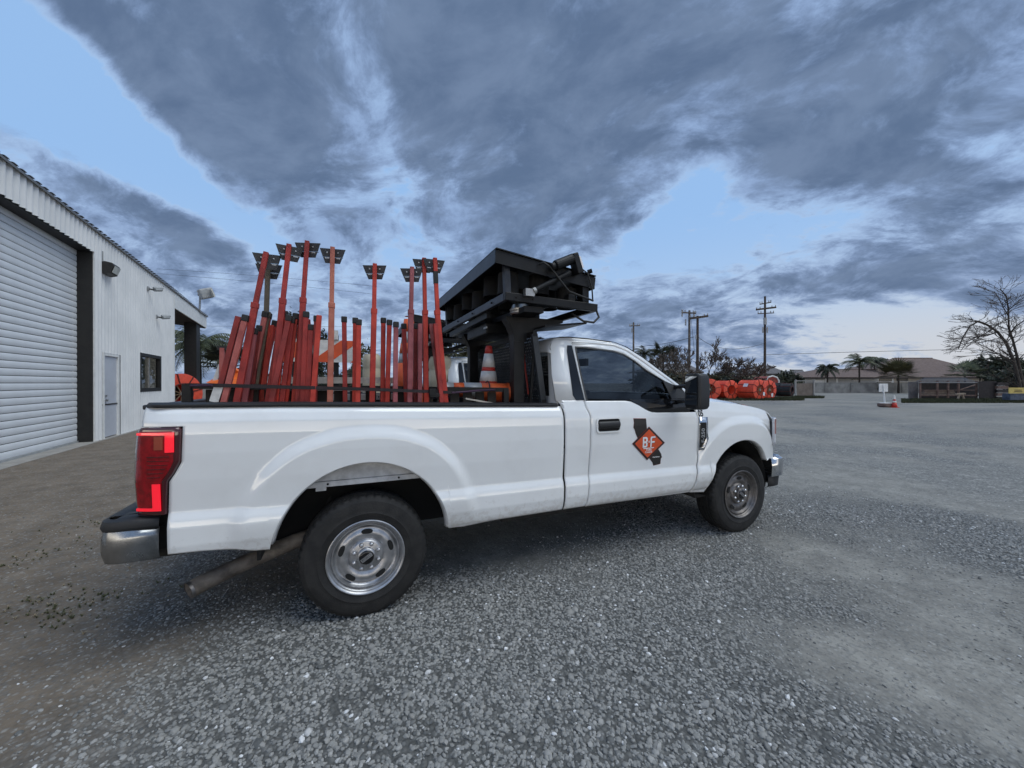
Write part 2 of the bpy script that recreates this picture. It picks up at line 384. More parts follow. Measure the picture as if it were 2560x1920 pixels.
def make_wheel(name='wheel', dark=False):
    """wheel on the y axis, outer face towards -y, origin at the hub"""
    root = bpy.data.objects.new(name, None); col.objects.link(root)
    prof = [(.214, .085), (.235, .108), (.27, .121), (.31, .124), (.352, .119), (.380, .108), (.394, .094), (.3985, .080), (.399, .056), (.390, .0555), (.390, .049), (.400, .0485), (.4005, .022), (.391, .0215), (.391, .015), (.401, .0145),
            (.401, -.0145), (.391, -.015), (.391, -.0215), (.4005, -.022), (.400, -.0485), (.390, -.049), (.390, -.0555), (.399, -.056), (.3985, -.080), (.394, -.094), (.380, -.108), (.366, -.1135), (.363, -.1165), (.352, -.119), (.31, -.124), (.292, -.1235), (.288, -.1255), (.27, -.121), (.247, -.114), (.235, -.112), (.214, -.085)]
    def mod(i, k):
        r, a = prof[k]
        if abs(a) > .078 and .385 < r and i % 4 == 0: return -.009
        if .05 < abs(a) < .09 and i % 8 in (2,): return -.004
        return 0
    t = MB(); t.lathe(prof, n=192, mod=mod); setp(t.build('tyre', 'rubber', smooth='auto', angle=32), root)
    rp = [(.200, .08), (.214, .095), (.20, -.02), (.214, -.088), (.222, -.104), (.234, -.113), (.2425, -.117), (.2435, -.122), (.238, -.125), (.230, -.121), (.225, -.113), (.222, -.098), (.2165, -.090), (.211, -.094), (.208, -.099), (.2035, -.099),
          (.198, -.088), (.190, -.077), (.182, -.074), (.172, -.079), (.160, -.088), (.140, -.090), (.122, -.084), (.108, -.076), (.104, -.080), (.100, -.090), (.092, -.094), (.064, -.095), (.058, -.097), (.058, -.115), (.054, -.121), (.046, -.123)]
    rm = MB(); rm.lathe(rp, n=72); rim = rm.build('rim', 'steel_rim_dark' if dark else 'steel_rim', smooth='auto', angle=50); setp(rim, root)
    for i in range(5):                                                       # hand holes: black ovals on the disc painted as their shade
        a = math.pi/2*.98+2*math.pi*i/5; pts = []
        h = MB(); n = 18; ring = []
        for j in range(n):
            b = 2*math.pi*j/n; lx = .036*math.copysign(abs(math.cos(b))**.75, math.cos(b)); ly = .0165*math.copysign(abs(math.sin(b))**.9, math.sin(b))
            rr = .160+ly; an = a+lx/.160; ring.append((rr*math.cos(an), rr*math.sin(an)))
        h.add([(x, -.0925, z) for x, z in ring]+[(x*1.0, -.0905, z) for x, z in ring], [tuple(range(n))]+[(j, (j+1) % n, n+(j+1) % n, n+j) for j in range(n)])
        setp(h.build('hand_hole_shade', 'liner'), rim)
    for i in range(8):
        a = 2*math.pi*(i+.5)/8; x, z = .0815*math.cos(a), .0815*math.sin(a)
        q = MB(); q.lathe([(.0145, -.090), (.0145, -.106), (.012, -.114), (.006, -.118), (.0005, -.119)], c=(x, 0, z), n=10); setp(q.build('lug_nut', 'chrome' if dark else 'steel_rim', smooth='auto'), rim)
    cp = MB(); cp.lathe([(.046, -.1235), (.044, -.127), (.03, -.1285), (.0005, -.129)], n=32); cap = cp.build('centre_cap', 'black_gloss', smooth=True); setp(cap, root)
    rot = Matrix.Rotation(R(-32), 4, 'Y') if not dark else Matrix.Rotation(R(38), 4, 'Y')
    b = MB(); b.box((0, -.1295, 0), (.076, .003, .024)); o = b.build('cap_badge', 'steel_rim'); o.data.transform(rot); setp(o, cap)
    vs, fs = text2d('FORD', .024); b = MB(); b.add([(x, -.1318, z) for x, z in vs], fs); o = b.build('cap_lettering', 'letter_black', recalc=False); o.data.transform(rot); setp(o, cap)
    return root

def make_truck():
    T = thing('pickup_truck', 'clean white single-cab pickup truck with orange diamond door logo, nearest the camera', 'pickup truck', (1.6, 0, 0))
    P = lambda *a, **k: a
    def both(o):
        return o, mirror_copy(o, T)
    # ---- bed side with wheel opening and tail-lamp cut-out
    lamp_x = lin([(.45, -1.012), (.80, -1.014), (.82, -1.014), (.99, -1.006), (1.035, -.980), (1.095, -.951), (1.25, -.946), (1.45, -.946)])
    def bed_low(x):
        a = arch(x, 0, .545, .45, .571)
        base = lin([(-1.1, .600), (-.864, .590), (-.70, .574), (-.62, .548), (-.545, .540), (.545, .494), (.66, .490), (.9, .502), (1.45, .506)])(x)
        return max(base, a) if a else base
    xs = np.concatenate([np.linspace(-1.06, -.60, 26), np.linspace(-.59, -.40, 30), np.linspace(-.39, .39, 52), np.linspace(.40, .59, 30), np.linspace(.60, 1.474, 40)])
    st = (xs+1.06)/(1.474+1.06)
    b = MB(); b.grid(loft(lamp_x, lambda z: 1.474, bed_low, lambda x: 1.290, 0, 96, st))
    top_x = list(np.linspace(-1.136, -.946, 16)[:-1])+[-.946*(1-q)+1.474*q for q in st]
    b.grid([[side(x, 1.290*(1-q)+bedtop(x)*q) for q in np.linspace(0, 1, 22)] for x in top_x])
    both(b.build('bed_side', 'white_paint', T, smooth='auto', solid=-.012, angle=25))
    # rolled inner lip of the rear wheel opening
    pts = [(.545*math.cos(t), .45+.571*math.sin(t)) for t in np.linspace(.10, math.pi-.22, 60)]
    b = MB(); b.grid([[Vector((x, -halfw(x, z)+.001, z)), Vector((x*.985, -halfw(x, z)+.012, z-.006)), Vector((x*.97, -halfw(x, z)+.05, z-.008))] for x, z in pts])
    both(b.build('arch_lip', 'inner_paint', T, smooth=True, solid=.004))
    # ---- wheel houses, inner bed, frame
    for s in (-1, 1):
        b = MB(); b.bb((-.60, s*.60, .875), (.60, s*.92, .895)); b.bb((-.62, s*.598, .45), (-.60, s*.9, .9)); b.bb((.60, s*.598, .45), (.62, s*.9, .9)); b.bb((-.6, s*.58, .45), (.6, s*.6, .9)); b.build('wheel_house', 'liner', T)
        b = MB(); b.bb((-.56, s*.905, .898), (.56, s*.912, 1.06)); b.bb((-.56, s*.898, .862), (.56, s*.922, .897)); o = b.build('inner_bed_panel', 'inner_paint', T, bevel=.003)
        for hx in (-.23, .21):
            q = MB(); q.cyl((hx, s*.922, .88), (hx, s*.926, .88), .007, n=10); q.build('bolt', 'liner', o)
        b = MB(); b.bb((-.30, s*.86, .838), (-.24, s*.915, .861)); b.build('bracket', 'inner_paint', T)
        b = MB(); b.bar((-1.15, s*.48, .60), (4.1, s*.42, .55), .09, .16); b.build('frame_rail', 'underbody', T)
        b = MB()
        for k in range(4): b.tube([(x, s*.56, .44+.06*(x/.7)**2+.018*k) for x in np.linspace(-.75+.08*k, .75-.08*k, 12)], .011, 6)
        b.build('leaf_spring', 'underbody', T)
        b = MB(); b.cyl((-.28, s*.62, .42), (-.20, s*.55, .84), .03, n=12); b.build('shock_absorber', 'underbody', T, smooth='auto')
    b = MB(); b.cyl((0, -.75, .39), (0, .75, .39), .055, n=16); b.lathe([(.0, -.15), (.12, -.12), (.16, 0), (.12, .12), (.0, .15)], c=(0, 0, .39), n=20); b.build('rear_axle', 'underbody', T, smooth='auto')
    b = MB(); b.cyl((3.597, -.75, .39), (3.597, .75, .39), .045, n=14); b.build('front_axle', 'underbody', T, smooth='auto')
    b = MB(); b.bb((-1.08, -.60, .80), (1.44, .60, .84)); b.bb((-1.08, -.93, .86), (-.62, .93, .89)); b.bb((.62, -.93, .86), (1.44, .93, .89)); b.bb((-.62, -.60, .86), (.62, .60, .89)); b.build('bed_floor', 'underbody', T)
    b = MB(); b.bb((1.43, -.93, .80), (1.447, .93, 1.33)); b.build('bed_front_wall', 'white_paint', T)
    for s in (-1, 1):
        b = MB(); b.bb((-1.08, s*.865, .89), (1.43, s*.88, 1.36)); b.build('inner_bed_wall', 'underbody', T)
    b = MB(); b.bb((1.5, -.86, .50), (3.05, .86, .56)); b.bb((3.05, -.55, .50), (4.15, .55, .75)); b.build('cab_floor', 'underbody', T)
    b = MB(); b.bb((1.0, -.85, .42), (2.1, -.55, .62)); b.build('fuel_tank', 'underbody', T, bevel=.03)
    # ---- tailgate with black cap
    b = MB(); b.bb((-1.165, -.80, .80), (-1.115, .80, 1.375)); b.bb((-1.168, -.62, .98), (-1.16, .62, 1.22)); tg = b.build('tailgate', 'white_paint', T, bevel=.012)
    b = MB(); b.bb((-1.178, -.84, 1.377), (-1.105, .84, 1.405)); b.build('tailgate_cap', 'black_plastic', tg, bevel=.008)
    b = MB(); b.bb((-1.172, -.12, 1.24), (-1.165, .12, 1.31)); b.build('handle', 'black_plastic', tg)
    # ---- bed rail cap
    rows = []
    for x in np.linspace(-1.128, 1.445, 60):
        zt = bedtop(x); e = max(0, (-1.06-x)/.07); w = .945-.05*e*e
        rows.append([Vector((x, -(w+.012), zt-.004)), Vector((x, -(w+.010), zt+.012)), Vector((x, -(w-.006), zt+.020)), Vector((x, -.87, zt+.020)), Vector((x, -.862, zt+.008)), Vector((x, -.862, zt-.03))])
    b = MB(); b.grid(rows); both(b.build('bed_rail_cap', 'black_plastic', T, smooth='auto', solid=.004))
    # ---- tail lamp
    lampz = [(1.288, -.958, -1.140), (1.282, -.949, -1.150), (1.24, -.949, -1.160), (1.10, -.953, -1.172), (1.038, -.982, -1.176), (.995, -1.010, -1.176), (.90, -1.016, -1.172), (.845, -1.018, -1.168), (.815, -1.018, -1.164)]
    xr_ = lin(sorted((z, a) for z, a, c in lampz)); xl_ = lin(sorted((z, c) for z, a, c in lampz))
    def lp(x, z, off): return side(x, z, off)
    def lampgrid(z0, z1, fx0, fx1, off, nx=14, nz=24):
        return [[lp(fx0(z)*(1-s)+fx1(z)*s, z, off*sstep(0, .1, min(s, 1-s)+.02)) for z in np.linspace(z0, z1, nz)] for s in np.linspace(0, 1, nx)]
    b = MB(); b.grid(lampgrid(.815, 1.288, xl_, xr_, .016, 18, 40)); L = b.build('tail_light', 'lens_dark', T, smooth='auto', solid=-.02, angle=60)
    ins = .018
    b = MB(); b.grid(lampgrid(.835, 1.268, lambda z: xl_(z)+.004, lambda z: xr_(z)-ins, .021, 14, 30)); b.build('red_lens', 'lens_red', L, smooth='auto', solid=-.004, angle=60)
    for z in np.linspace(1.02, 1.13, 6):
        b = MB(); b.grid([[lp(x, z+dz, .0245) for dz in (0, .003)] for x in np.linspace(-1.10, xr_(z)-.045, 8)]); b.build('lens_rib', 'lens_dark', L, solid=-.003)
    for (z0, z1, a, c) in ((1.155, 1.255, -1.016, -.976), (1.248, 1.262, -1.150, -.976), (.852, .985, -1.078, -1.040), (.838, .853, -1.160, -1.040)):
        b = MB(); b.grid([[lp(x, z, .0255) for z in np.linspace(z0, z1, 6)] for x in np.linspace(a, c, 8)]); b.build('glow_segment', 'lens_bright', L, solid=-.004)
    b = MB(); b.grid([[lp(x, z, .0252) for z in np.linspace(1.17, 1.24, 5)] for x in np.linspace(-1.065, -1.025, 4)]); b.build('turn_lens', 'lens_amber', L, solid=-.004)
    mirror_copy(L, T)
    # recess around the lamp and dark gap over the bumper
    b = MB(); b.bb((-1.10, -.90, .60), (-1.03, .90, .82)); b.build('rear_valance', 'liner', T)
    # ---- rear bumper: section swept round the corner
    def sweep(sec, path):
        rows = []
        for i, (px, py) in enumerate(path):
            a = Vector(path[max(i-1, 0)]); c = Vector(path[min(i+1, len(path)-1)]); d = (c-a).normalized(); nrm = Vector((d.y, -d.x))
            rows.append([Vector((px+nrm.x*o, py+nrm.y*o, z)) for o, z in sec])
        return rows
    def upath(x0, x1, w, r=.10, n=8, sgn=-1):
        pts = [(x0, -w), (x1-sgn*r, -w)] + [(x1-sgn*r+sgn*r*math.sin(t), -w+r-r*math.cos(t)) for t in np.linspace(.15, math.pi/2, n)]
        return pts+[(x, -y) for x, y in reversed(pts)]
    pth = upath(-1.058, -1.268, .920, .03)
    b = MB(); b.grid(sweep([(.0, .745), (-.042, .742), (-.052, .70), (-.052, .62), (-.040, .575), (.0, .558)], pth)); bp = b.build('rear_bumper', 'dull_chrome', T, smooth='auto', solid=.004, angle=35)
    b = MB(); b.grid(sweep([(.05, .735), (-.05, .746), (-.055, .760), (-.046, .792), (-.02, .803), (.09, .803)], pth)); b.build('bumper_step_pad', 'black_plastic', bp, smooth='auto', solid=.004)
    b = MB(); b.bb((-1.25, -.85, .60), (-1.05, .85, .74)); b.bb((-1.14, -.80, .52), (-.9, -.45, .58)); b.build('bumper_mount', 'underbody', T)
    b = MB(); b.bb((-1.34, -.05, .56), (-1.25, .05, .66)); b.build('hitch_receiver', 'underbody', T)
    # ---- exhaust
    b = MB(); b.tube([(-.965, -.85, .318), (-.88, -.785, .338), (-.74, -.725, .372), (-.45, -.67, .450), (-.1, -.62, .52), (.5, -.45, .50), (1.2, -.4, .45), (2.6, -.35, .42)], .050, 18, False); o = b.build('exhaust_pipe', 'rust_pipe', T, smooth=True, solid=-.004)
    b = MB(); b.lathe([(.0485, -.004), (.0515, -.004), (.0515, .012), (.0485, .012)], axis='X', n=20); q = b.build('pipe_tip', 'steel_rim_dark', smooth='auto'); q.matrix_basis = Matrix.Translation((-.965, -.85, .318)) @ Matrix.Rotation(R(39), 4, 'Z') @ Matrix.Rotation(-.22, 4, 'Y'); setp(q, o)
    b = MB(); b.cyl((-.95, -.838, .322), (-.94, -.83, .325), .0475, n=20); b.build('bore_shade', 'liner', o)  # black disc inside the tip stands in for the shade of the bore
    # ---- cab lower: corner panel, door, fender
    rear = lin([(.48, 1.490), (.78, 1.494), (1.29, 1.490), (1.36, 1.470), (1.40, 1.43)])
    dr = lin([(.48, 1.700), (.77, 1.721), (1.0, 1.730), (1.253, 1.733), (1.33, 1.702), (1.42, 1.690)])
    df = lin([(.46, 2.886), (.60, 2.905), (.693, 2.921), (.78, 2.945), (.863, 2.956), (1.186, 2.955), (1.262, 2.932), (1.36, 2.90)])
    b = MB(); b.grid(loft(lambda z: rear(z)+.0, lambda z: dr(z)-.004, lambda x: .505, lambda x: 1.388, 14, 90)); both(b.build('cab_corner', 'white_paint', T, smooth='auto', solid=-.012, angle=25))
    sill = lin([(1.69, 1.381), (2.12, 1.374), (2.18, 1.366), (2.25, 1.335), (2.34, 1.286), (2.39, 1.268), (2.45, 1.262), (2.95, 1.252)])
    b = MB(); b.grid(loft(lambda z: dr(z)+.003, lambda z: df(z)-.003, lambda x: .500-.010*(x-1.7), sill, 60, 90)); door = b.build('door', 'white_paint', T, smooth='auto', solid=-.012, angle=25)
    # fender
    def fen_low(x):
        a = arch(x, 3.578, .485, .45, .505); base = lin([(2.85, .488), (3.07, .466), (3.098, .46), (4.05, .72), (4.3, .70)])(x)
        return max(base, a) if a else base
    fen_top = lin([(2.9, 1.345), (3.2, 1.338), (3.6, 1.305), (3.9, 1.262), (4.06, 1.225), (4.16, 1.175), (4.2, 1.12)])
    ff = lin([(.6, 4.165), (.72, 4.165), (.86, 4.150), (1.12, 4.10), (1.17, 4.075), (1.3, 4.0)])
    xs = np.concatenate([np.linspace(2.955, 3.06, 8), np.linspace(3.065, 3.2, 26), np.linspace(3.21, 3.92, 50), np.linspace(3.925, 4.06, 24), np.linspace(4.07, 4.15, 8)]); st = (xs-2.955)/(4.15-2.955)
    b = MB(); b.grid(loft(lambda z: df(z)+.004, ff, fen_low, fen_top, 0, 90, st)); fender = b.build('front_fender', 'white_paint', T, smooth='auto', solid=-.012, angle=25)
    pts = [(3.578+.485*math.cos(t), .45+.505*math.sin(t)) for t in np.linspace(.55, math.pi-.05, 50)]
    b = MB(); b.grid([[Vector((x, -halfw(x, z)+.001, z)), Vector((3.578+(x-3.578)*.985, -halfw(x, z)+.012, z-.006)), Vector((3.578+(x-3.578)*.965, -halfw(x, z)+.05, z-.008))] for x, z in pts]); both(b.build('arch_lip', 'inner_paint', T, smooth=True, solid=.004))
    for s in (-1, 1):
        b = MB(); b.lathe([(.53, .0), (.53, .32)], c=(3.578, 0, .43), n=40); 
        b.v = [(x, s*(.56+y), max(z, .40)) for x, y, z in b.v]; b.build('wheel_well_liner', 'liner', T, smooth=True, solid=.01)
    b = MB(); b.bb((3.05, -.56, .45), (4.12, .56, 1.1)); b.build('engine_bay', 'liner', T)
    # ---- fender vent with badge letters
    vent = [(2.962, 1.205), (3.072, 1.203), (3.074, .995), (3.012, .890), (2.962, .890)]
    b = poly_y(vent, lambda x, z: -(halfw(x, z)+.004), cuts=3); v = b.build('fender_vent', 'chrome', fender, solid=.006, smooth='auto')
    b = poly_y([(2.966, 1.155), (3.045, 1.153), (3.048, 1.005), (3.000, .918), (2.966, .918)], lambda x, z: -(halfw(x, z)+.0125), cuts=2); b.build('vent_insert', 'black_gloss', v, solid=.002)
    vs, fs = text2d('F-250', .060, .002); b = MB(); b.add([(3.004-y, -(halfw(3.0, 1.04)+.0165), 1.03+x) for x, y in vs], fs); b.build('vent_lettering', 'steel_rim', v, recalc=False)
    vs, fs = text2d('05', .075, .0035); b = MB(); b.add([(2.995+x*.95, -(halfw(2.995+x, 1.243+y)+.002), 1.236+y*1.1) for x, y in vs], fs); b.build('unit_number', 'letter_black', fender, recalc=False)
    mirror_copy(fender, T)
    # ---- door furniture: handle pocket, handle, logo
    hy = lambda x, z: -(halfw(x, z)+.002)
    def rrect(x0, x1, z0, z1, r, n=5):
        o = []
        for cx, cz, a in ((x1-r, z1-r, 0), (x0+r, z1-r, 90), (x0+r, z0+r, 180), (x1-r, z0+r, 270)):
            o += [(cx+r*math.cos(R(a+90*i/n)), cz+r*math.sin(R(a+90*i/n))) for i in range(n+1)]
        return o
    b = poly_y(rrect(1.785, 2.04, 1.112, 1.238, .028), lambda x, z: -(halfw(x, z)+.004), holes=[list(reversed(rrect(1.80, 2.026, 1.124, 1.226, .022)))]); b.build('handle_surround', 'white_paint', door, solid=.006)
    b = poly_y(rrect(1.80, 2.026, 1.124, 1.226, .022), lambda x, z: -(halfw(x, z)+.0005)); b.build('handle_pocket', 'liner', door)
    b = MB(); b.tube([(x, -(halfw(x, 1.178)+.012+.014*math.sin(math.pi*(x-1.81)/.206)), 1.178) for x in np.linspace(1.81, 2.016, 14)], .030, 14); o = b.build('door_handle', 'black_plastic', door, smooth='auto')
    o.data.transform(Matrix.Translation((0, 0, 1.178)) @ Matrix.Diagonal((1, .5, 1.0, 1)) @ Matrix.Translation((0, 0, -1.178)) ); o.data.transform(Matrix.Translation((0, -.5*halfw(1.9, 1.178)-.0, 0)))
    ZD = lambda pts: [((q := on_y(1560+a*.10850, 1020+b*.10850, -1.0)).x, q.z) for a, b in pts]
    cal = ZD([(222, 248), (508, 250), (522, 475), (560, 520), (800, 950), (868, 1055), (880, 1105), (893, 1128), (868, 1165), (862, 1288), (700, 1328), (678, 1255), (610, 1170), (560, 1120), (330, 720), (300, 660), (268, 585), (250, 510), (217, 455), (232, 345)])
    grow = lambda pl, k: [((x-sum(a for a, _ in pl)/len(pl))*k+sum(a for a, _ in pl)/len(pl), (z-sum(c for _, c in pl)/len(pl))*k+sum(c for _, c in pl)/len(pl)) for x, z in pl]
    poly_y(grow(cal, 1.018), lambda x, z: -(halfw(x, z)+.0012), cuts=3).build('logo_state_outline', 'decal_red', door, recalc=False)
    poly_y(cal, lambda x, z: -(halfw(x, z)+.0024), cuts=3).build('logo_state', 'decal_black', door, recalc=False)
    dia = ZD([(190, 825), (570, 432), (935, 800), (550, 1205)])
    cx = sum(a for a, _ in dia)/4; cz = sum(c for _, c in dia)/4
    sc_ = lambda k: [(cx+(a-cx)*k, cz+(c-cz)*k) for a, c in dia]
    for k, nm, m, o in ((1.015, 'logo_diamond_edge', 'decal_red', .0036), (.985, 'logo_diamond_border', 'decal_black', .0048), (.855, 'logo_diamond', 'decal_orange', .0060)):
        poly_y(sc_(k), lambda x, z, o=o: -(halfw(x, z)+o), cuts=7).build(nm, m, door, recalc=False)
    def lettering(s, size, x0, z0, m, kx=1.0, off=.0085, nm='logo_lettering'):
        vs, fs = text2d(s, size, size*.025); b = MB(); b.add([(x0+x*kx, -(halfw(x0+x*kx, z0+y)+off), z0+y) for x, y in vs], fs); b.build(nm, m, door, recalc=False)
    for glyph, xx in ((((0, 0), (.55, 0), (.72, .12), (.72, .42), (.6, .5), (.72, .58), (.72, .88), (.55, 1), (0, 1)), cx-.070), (((0, 0), (.17, -.05), (.22, .40), (.62, .40), (.66, .56), (.22, .56), (.22, .78), (.30, .86), (.78, .86), (.72, 1.02), (.12, 1.0), (0, .88)), cx+.017)):
        hol = [[(.22, .17), (.22, .40), (.48, .40), (.48, .17)], [(.22, .60), (.22, .83), (.48, .83), (.48, .60)]] if glyph[1] == (.55, 0) else []
        tr_ = lambda pl, dx=0, dz=0: [(xx+a*.076+dx, cz-.034+c*.094+dz) for a, c in pl]
        poly_y(tr_(glyph, .003, -.003), lambda x, z: -(halfw(x, z)+.0072), [tr_(h, .003, -.003) for h in hol], 1).build('logo_shadow', 'letter_black', door, recalc=False)
        poly_y(tr_(glyph), lambda x, z: -(halfw(x, z)+.0084), [tr_(h) for h in hol], 1).build('logo_letter', 'decal_white', door, recalc=False)
    lettering('&', .026, cx+.001, cz+.016, 'decal_white')
    b = MB(); b.add([(cx+a, -(halfw(cx+a, cz-.045)+.0084), cz-.0465+c) for a, c in ((-.061, 0), (.061, .002), (.061, .009), (-.061, .007))], [(0, 1, 2, 3)]); b.build('logo_rule', 'decal_white', door, recalc=False)
    lettering('Traffic', .025, cx+.002, cz-.057, 'decal_white', 1.0); lettering('Control', .025, cx, cz-.077, 'decal_white', 1.0)
    lx, lz = ZD([(745, 1130)])[0]; lettering('CALIFORNIA', .0155, lx, lz, 'decal_white', .92)
    # ---- greenhouse: cab frame, door frame, glass
    yg = lambda o=0.0: (lambda x, z: -(green(z)+o))
    outer = [(1.432, 1.386), (1.430, 1.607), (1.455, 1.835), (1.472, 1.872), (1.505, 1.898), (1.56, 1.908), (1.665, 1.914), (1.865, 1.908), (2.135, 1.890), (2.262, 1.852), (2.42, 1.765), (2.60, 1.642), (2.80, 1.510), (2.93, 1.42), (2.93, 1.376)]
    dor = [(1.703, 1.386), (1.686, 1.609), (1.672, 1.801), (1.669, 1.866), (1.684, 1.882), (1.857, 1.876), (2.110, 1.862), (2.240, 1.822), (2.425, 1.712), (2.61, 1.592), (2.82, 1.45), (2.875, 1.376)]
    bp_dark = [(1.617, 1.388), (1.594, 1.43), (1.600, 1.60), (1.606, 1.80), (1.618, 1.852), (1.662, 1.853), (1.667, 1.801), (1.681, 1.609), (1.698, 1.388)]
    b = poly_y(outer+list(reversed([(x-.004, z+.003) for x, z in dor[:5]]+[(x, z+.005) for x, z in dor[5:]])), yg(.002)); cf = b.build('cab_frame', 'white_paint', T, solid=-.02, smooth='auto'); mirror_copy(cf, T)
    b = poly_y(bp_dark, yg(.006)); both(b.build('pillar_applique', 'black_gloss', T, solid=-.004))
    win = [(1.703+.012, 1.384), (1.70, 1.60), (1.692, 1.80), (1.694, 1.846), (1.795, 1.846), (2.090, 1.824), (2.210, 1.793), (2.318, 1.735), (2.43, 1.652), (2.632, 1.545), (2.80, 1.478), (2.86, 1.384)]
    b = poly_y(dor+list(reversed(win)), yg(.002)); b.build('window_frame', 'white_paint', door, solid=-.02, smooth='auto')
    seal = [(x, z) for x, z in win]; wc = (2.15, 1.62); inn = [(wc[0]+(x-wc[0])*.972, wc[1]+(z-wc[1])*.94) for x, z in win]; inn[0] = (1.73, 1.386); inn[-1] = (2.66, 1.386)
    b = poly_y(win+list(reversed(inn)), yg(.005)); b.build('window_seal', 'black_plastic', door, solid=-.004)
    sail = [(2.60, 1.548), (2.632, 1.545), (2.815, 1.470), (2.872, 1.386), (2.655, 1.386)]
    b = poly_y(sail, yg(.010)); b.build('mirror_sail', 'black_plastic', door, solid=-.006)
    b = poly_y([(1.70, 1.40), (1.69, 1.86), (2.10, 1.84), (2.23, 1.80), (2.45, 1.66), (2.65, 1.54), (2.66, 1.40), (2.655, 1.30), (2.36, 1.30), (2.2, 1.38)], yg(-.006)); b.build('side_window', 'tinted_glass', door, recalc=False)
    # dropped part of the belt line below the mirror, glossy black
    low = [(2.17, 1.3845), (2.19, 1.370), (2.255, 1.338), (2.345, 1.289), (2.395, 1.272), (2.455, 1.266), (2.86, 1.258), (2.885, 1.275), (2.885, 1.3845)]
    b = poly_y(low, lambda x, z: -(min(halfw(x, z), .97-.12*max(0, z-1.30))+.004), cuts=3); b.build('belt_trim', 'black_gloss', door, solid=-.006)
    # ---- towing mirror
    mr = MB()
    prof = [(2.705, 2.760), (2.700, 2.790)]
    secs = []
    for z, k in ((1.298, .55), (1.305, .85), (1.33, 1.0), (1.42, 1.03), (1.52, 1.02), (1.57, .97), (1.598, .86), (1.612, .55)):
        x0 = 2.690; dep = .135*k; w0, w1 = -1.075-(1-k)*.03, -1.285+(1-k)*.06
        secs.append([Vector((x0+.012, w0, z)), Vector((x0-.02, (w0+w1)/2, z)), Vector((x0-.05, w1+.018, z)), Vector((x0-.035, w1, z)), Vector((x0+dep*.55, w1+.006, z)), Vector((x0+dep*.9, w1+.05, z)), Vector((x0+dep, (w0+w1)/2, z)), Vector((x0+dep*.8, w0-.02, z)), Vector((x0+.03, w0, z))])
    n = 9; vs = [q for s_ in secs for q in s_]; fs = [(i*n+j, i*n+(j+1) % n, (i+1)*n+(j+1) % n, (i+1)*n+j) for i in range(len(secs)-1) for j in range(n)]+[tuple(range(n)), tuple((len(secs)-1)*n+j for j in range(n))]
    mr.add(vs, fs); mo = mr.build('side_mirror', 'black_plastic', door, smooth='auto', bevel=.006, angle=55)
    b = MB(); b.add([(2.690, -1.085, 1.44), (2.636, -1.262, 1.44), (2.636, -1.262, 1.585), (2.690, -1.09, 1.59)], [(0, 1, 2, 3)]); b.build('mirror_glass', 'mirror_glass', mo)
    b = MB(); b.add([(2.690, -1.085, 1.335), (2.636, -1.262, 1.335), (2.636, -1.262, 1.425), (2.690, -1.085, 1.425)], [(0, 1, 2, 3)]); b.build('wide_angle_glass', 'mirror_glass', mo)
    for z in (1.36, 1.50):
        b = MB(); b.tube([(2.73, -.93, z-.01), (2.735, -1.02, z), (2.74, -1.09, z)], .018, 10); b.build('mirror_arm', 'black_plastic', mo, smooth=True)
    mirror_copy(door, T)
    # note: decals are on both doors
    # ---- roof, windshield, rear window
    rz = lin([(1.44, 1.80), (1.455, 1.86), (1.485, 1.905), (1.54, 1.938), (1.62, 1.955), (1.85, 1.965), (2.05, 1.955), (2.17, 1.925), (2.262, 1.875)])
    rows = []
    for x in [1.44, 1.447, 1.455, 1.468, 1.485, 1.51, 1.54, 1.58, 1.62, 1.7, 1.8, 1.9, 2.0, 2.1, 2.17, 2.22, 2.262]:
        zt = rz(x); r = []
        ze = lin([(1.44, 1.78), (1.505, 1.898), (1.56, 1.908), (1.665, 1.914), (1.865, 1.908), (2.135, 1.890), (2.262, 1.852)])(x)
        ye = green(ze)
        for k in np.linspace(-1, 1, 33):
            a = abs(k); z = ze+(zt-ze)*(1-a**5.0)**.55 if a < 1 else ze
            r.append(Vector((x, k*ye, z)))
        rows.append(r)
    b = MB(); b.grid(rows); roof = b.build('roof', 'white_paint', T, smooth='auto', angle=50, solid=-.01)
    b = MB(); b.grid([[Vector((x, s*(green(z)-.012), z+.012)) for s in (-1,)]+[Vector((x, -(green(z)-.035), z+.018))] for x, z in [(1.57, 1.908), (1.665, 1.914), (1.865, 1.908), (2.135, 1.890), (2.262, 1.852), (2.42, 1.765), (2.60, 1.642), (2.80, 1.510)]]); both(b.build('drip_moulding', 'black_plastic', T, solid=.004))
    b = MB(); b.grid([[Vector((1.70+dx, y, 1.958+dz)) for dx, dz in ((-.05, -.02), (-.04, .025), (0, .038), (.05, .025), (.09, -.015))] for y in np.linspace(-.17, .17, 9)]); o = b.build('third_brake_light', 'black_gloss', T, smooth='auto', solid=.004)
    def pane(p4, m, nm, n=10):
        (a, b_, c, d) = [Vector(q) for q in p4]; q = MB(); q.grid([[(a*(1-s)+b_*s)*(1-t)+(d*(1-s)+c*s)*t+Vector((.06*(1-(2*s-1)**2), 0, 0)) for t in np.linspace(0, 1, 6)] for s in np.linspace(0, 1, n)]); return q.build(nm, m, T, smooth=True, recalc=False)
    pane([(2.90, -.86, 1.40), (2.90, .86, 1.40), (2.225, .79, 1.875), (2.225, -.79, 1.875)], 'clear_glass', 'windshield')
    b = MB(); b.add([(1.452, -.80, 1.42), (1.452, .80, 1.42), (1.468, .74, 1.83), (1.468, -.74, 1.83)], [(0, 1, 2, 3)]); b.build('rear_window', 'rear_glass', T, recalc=False)
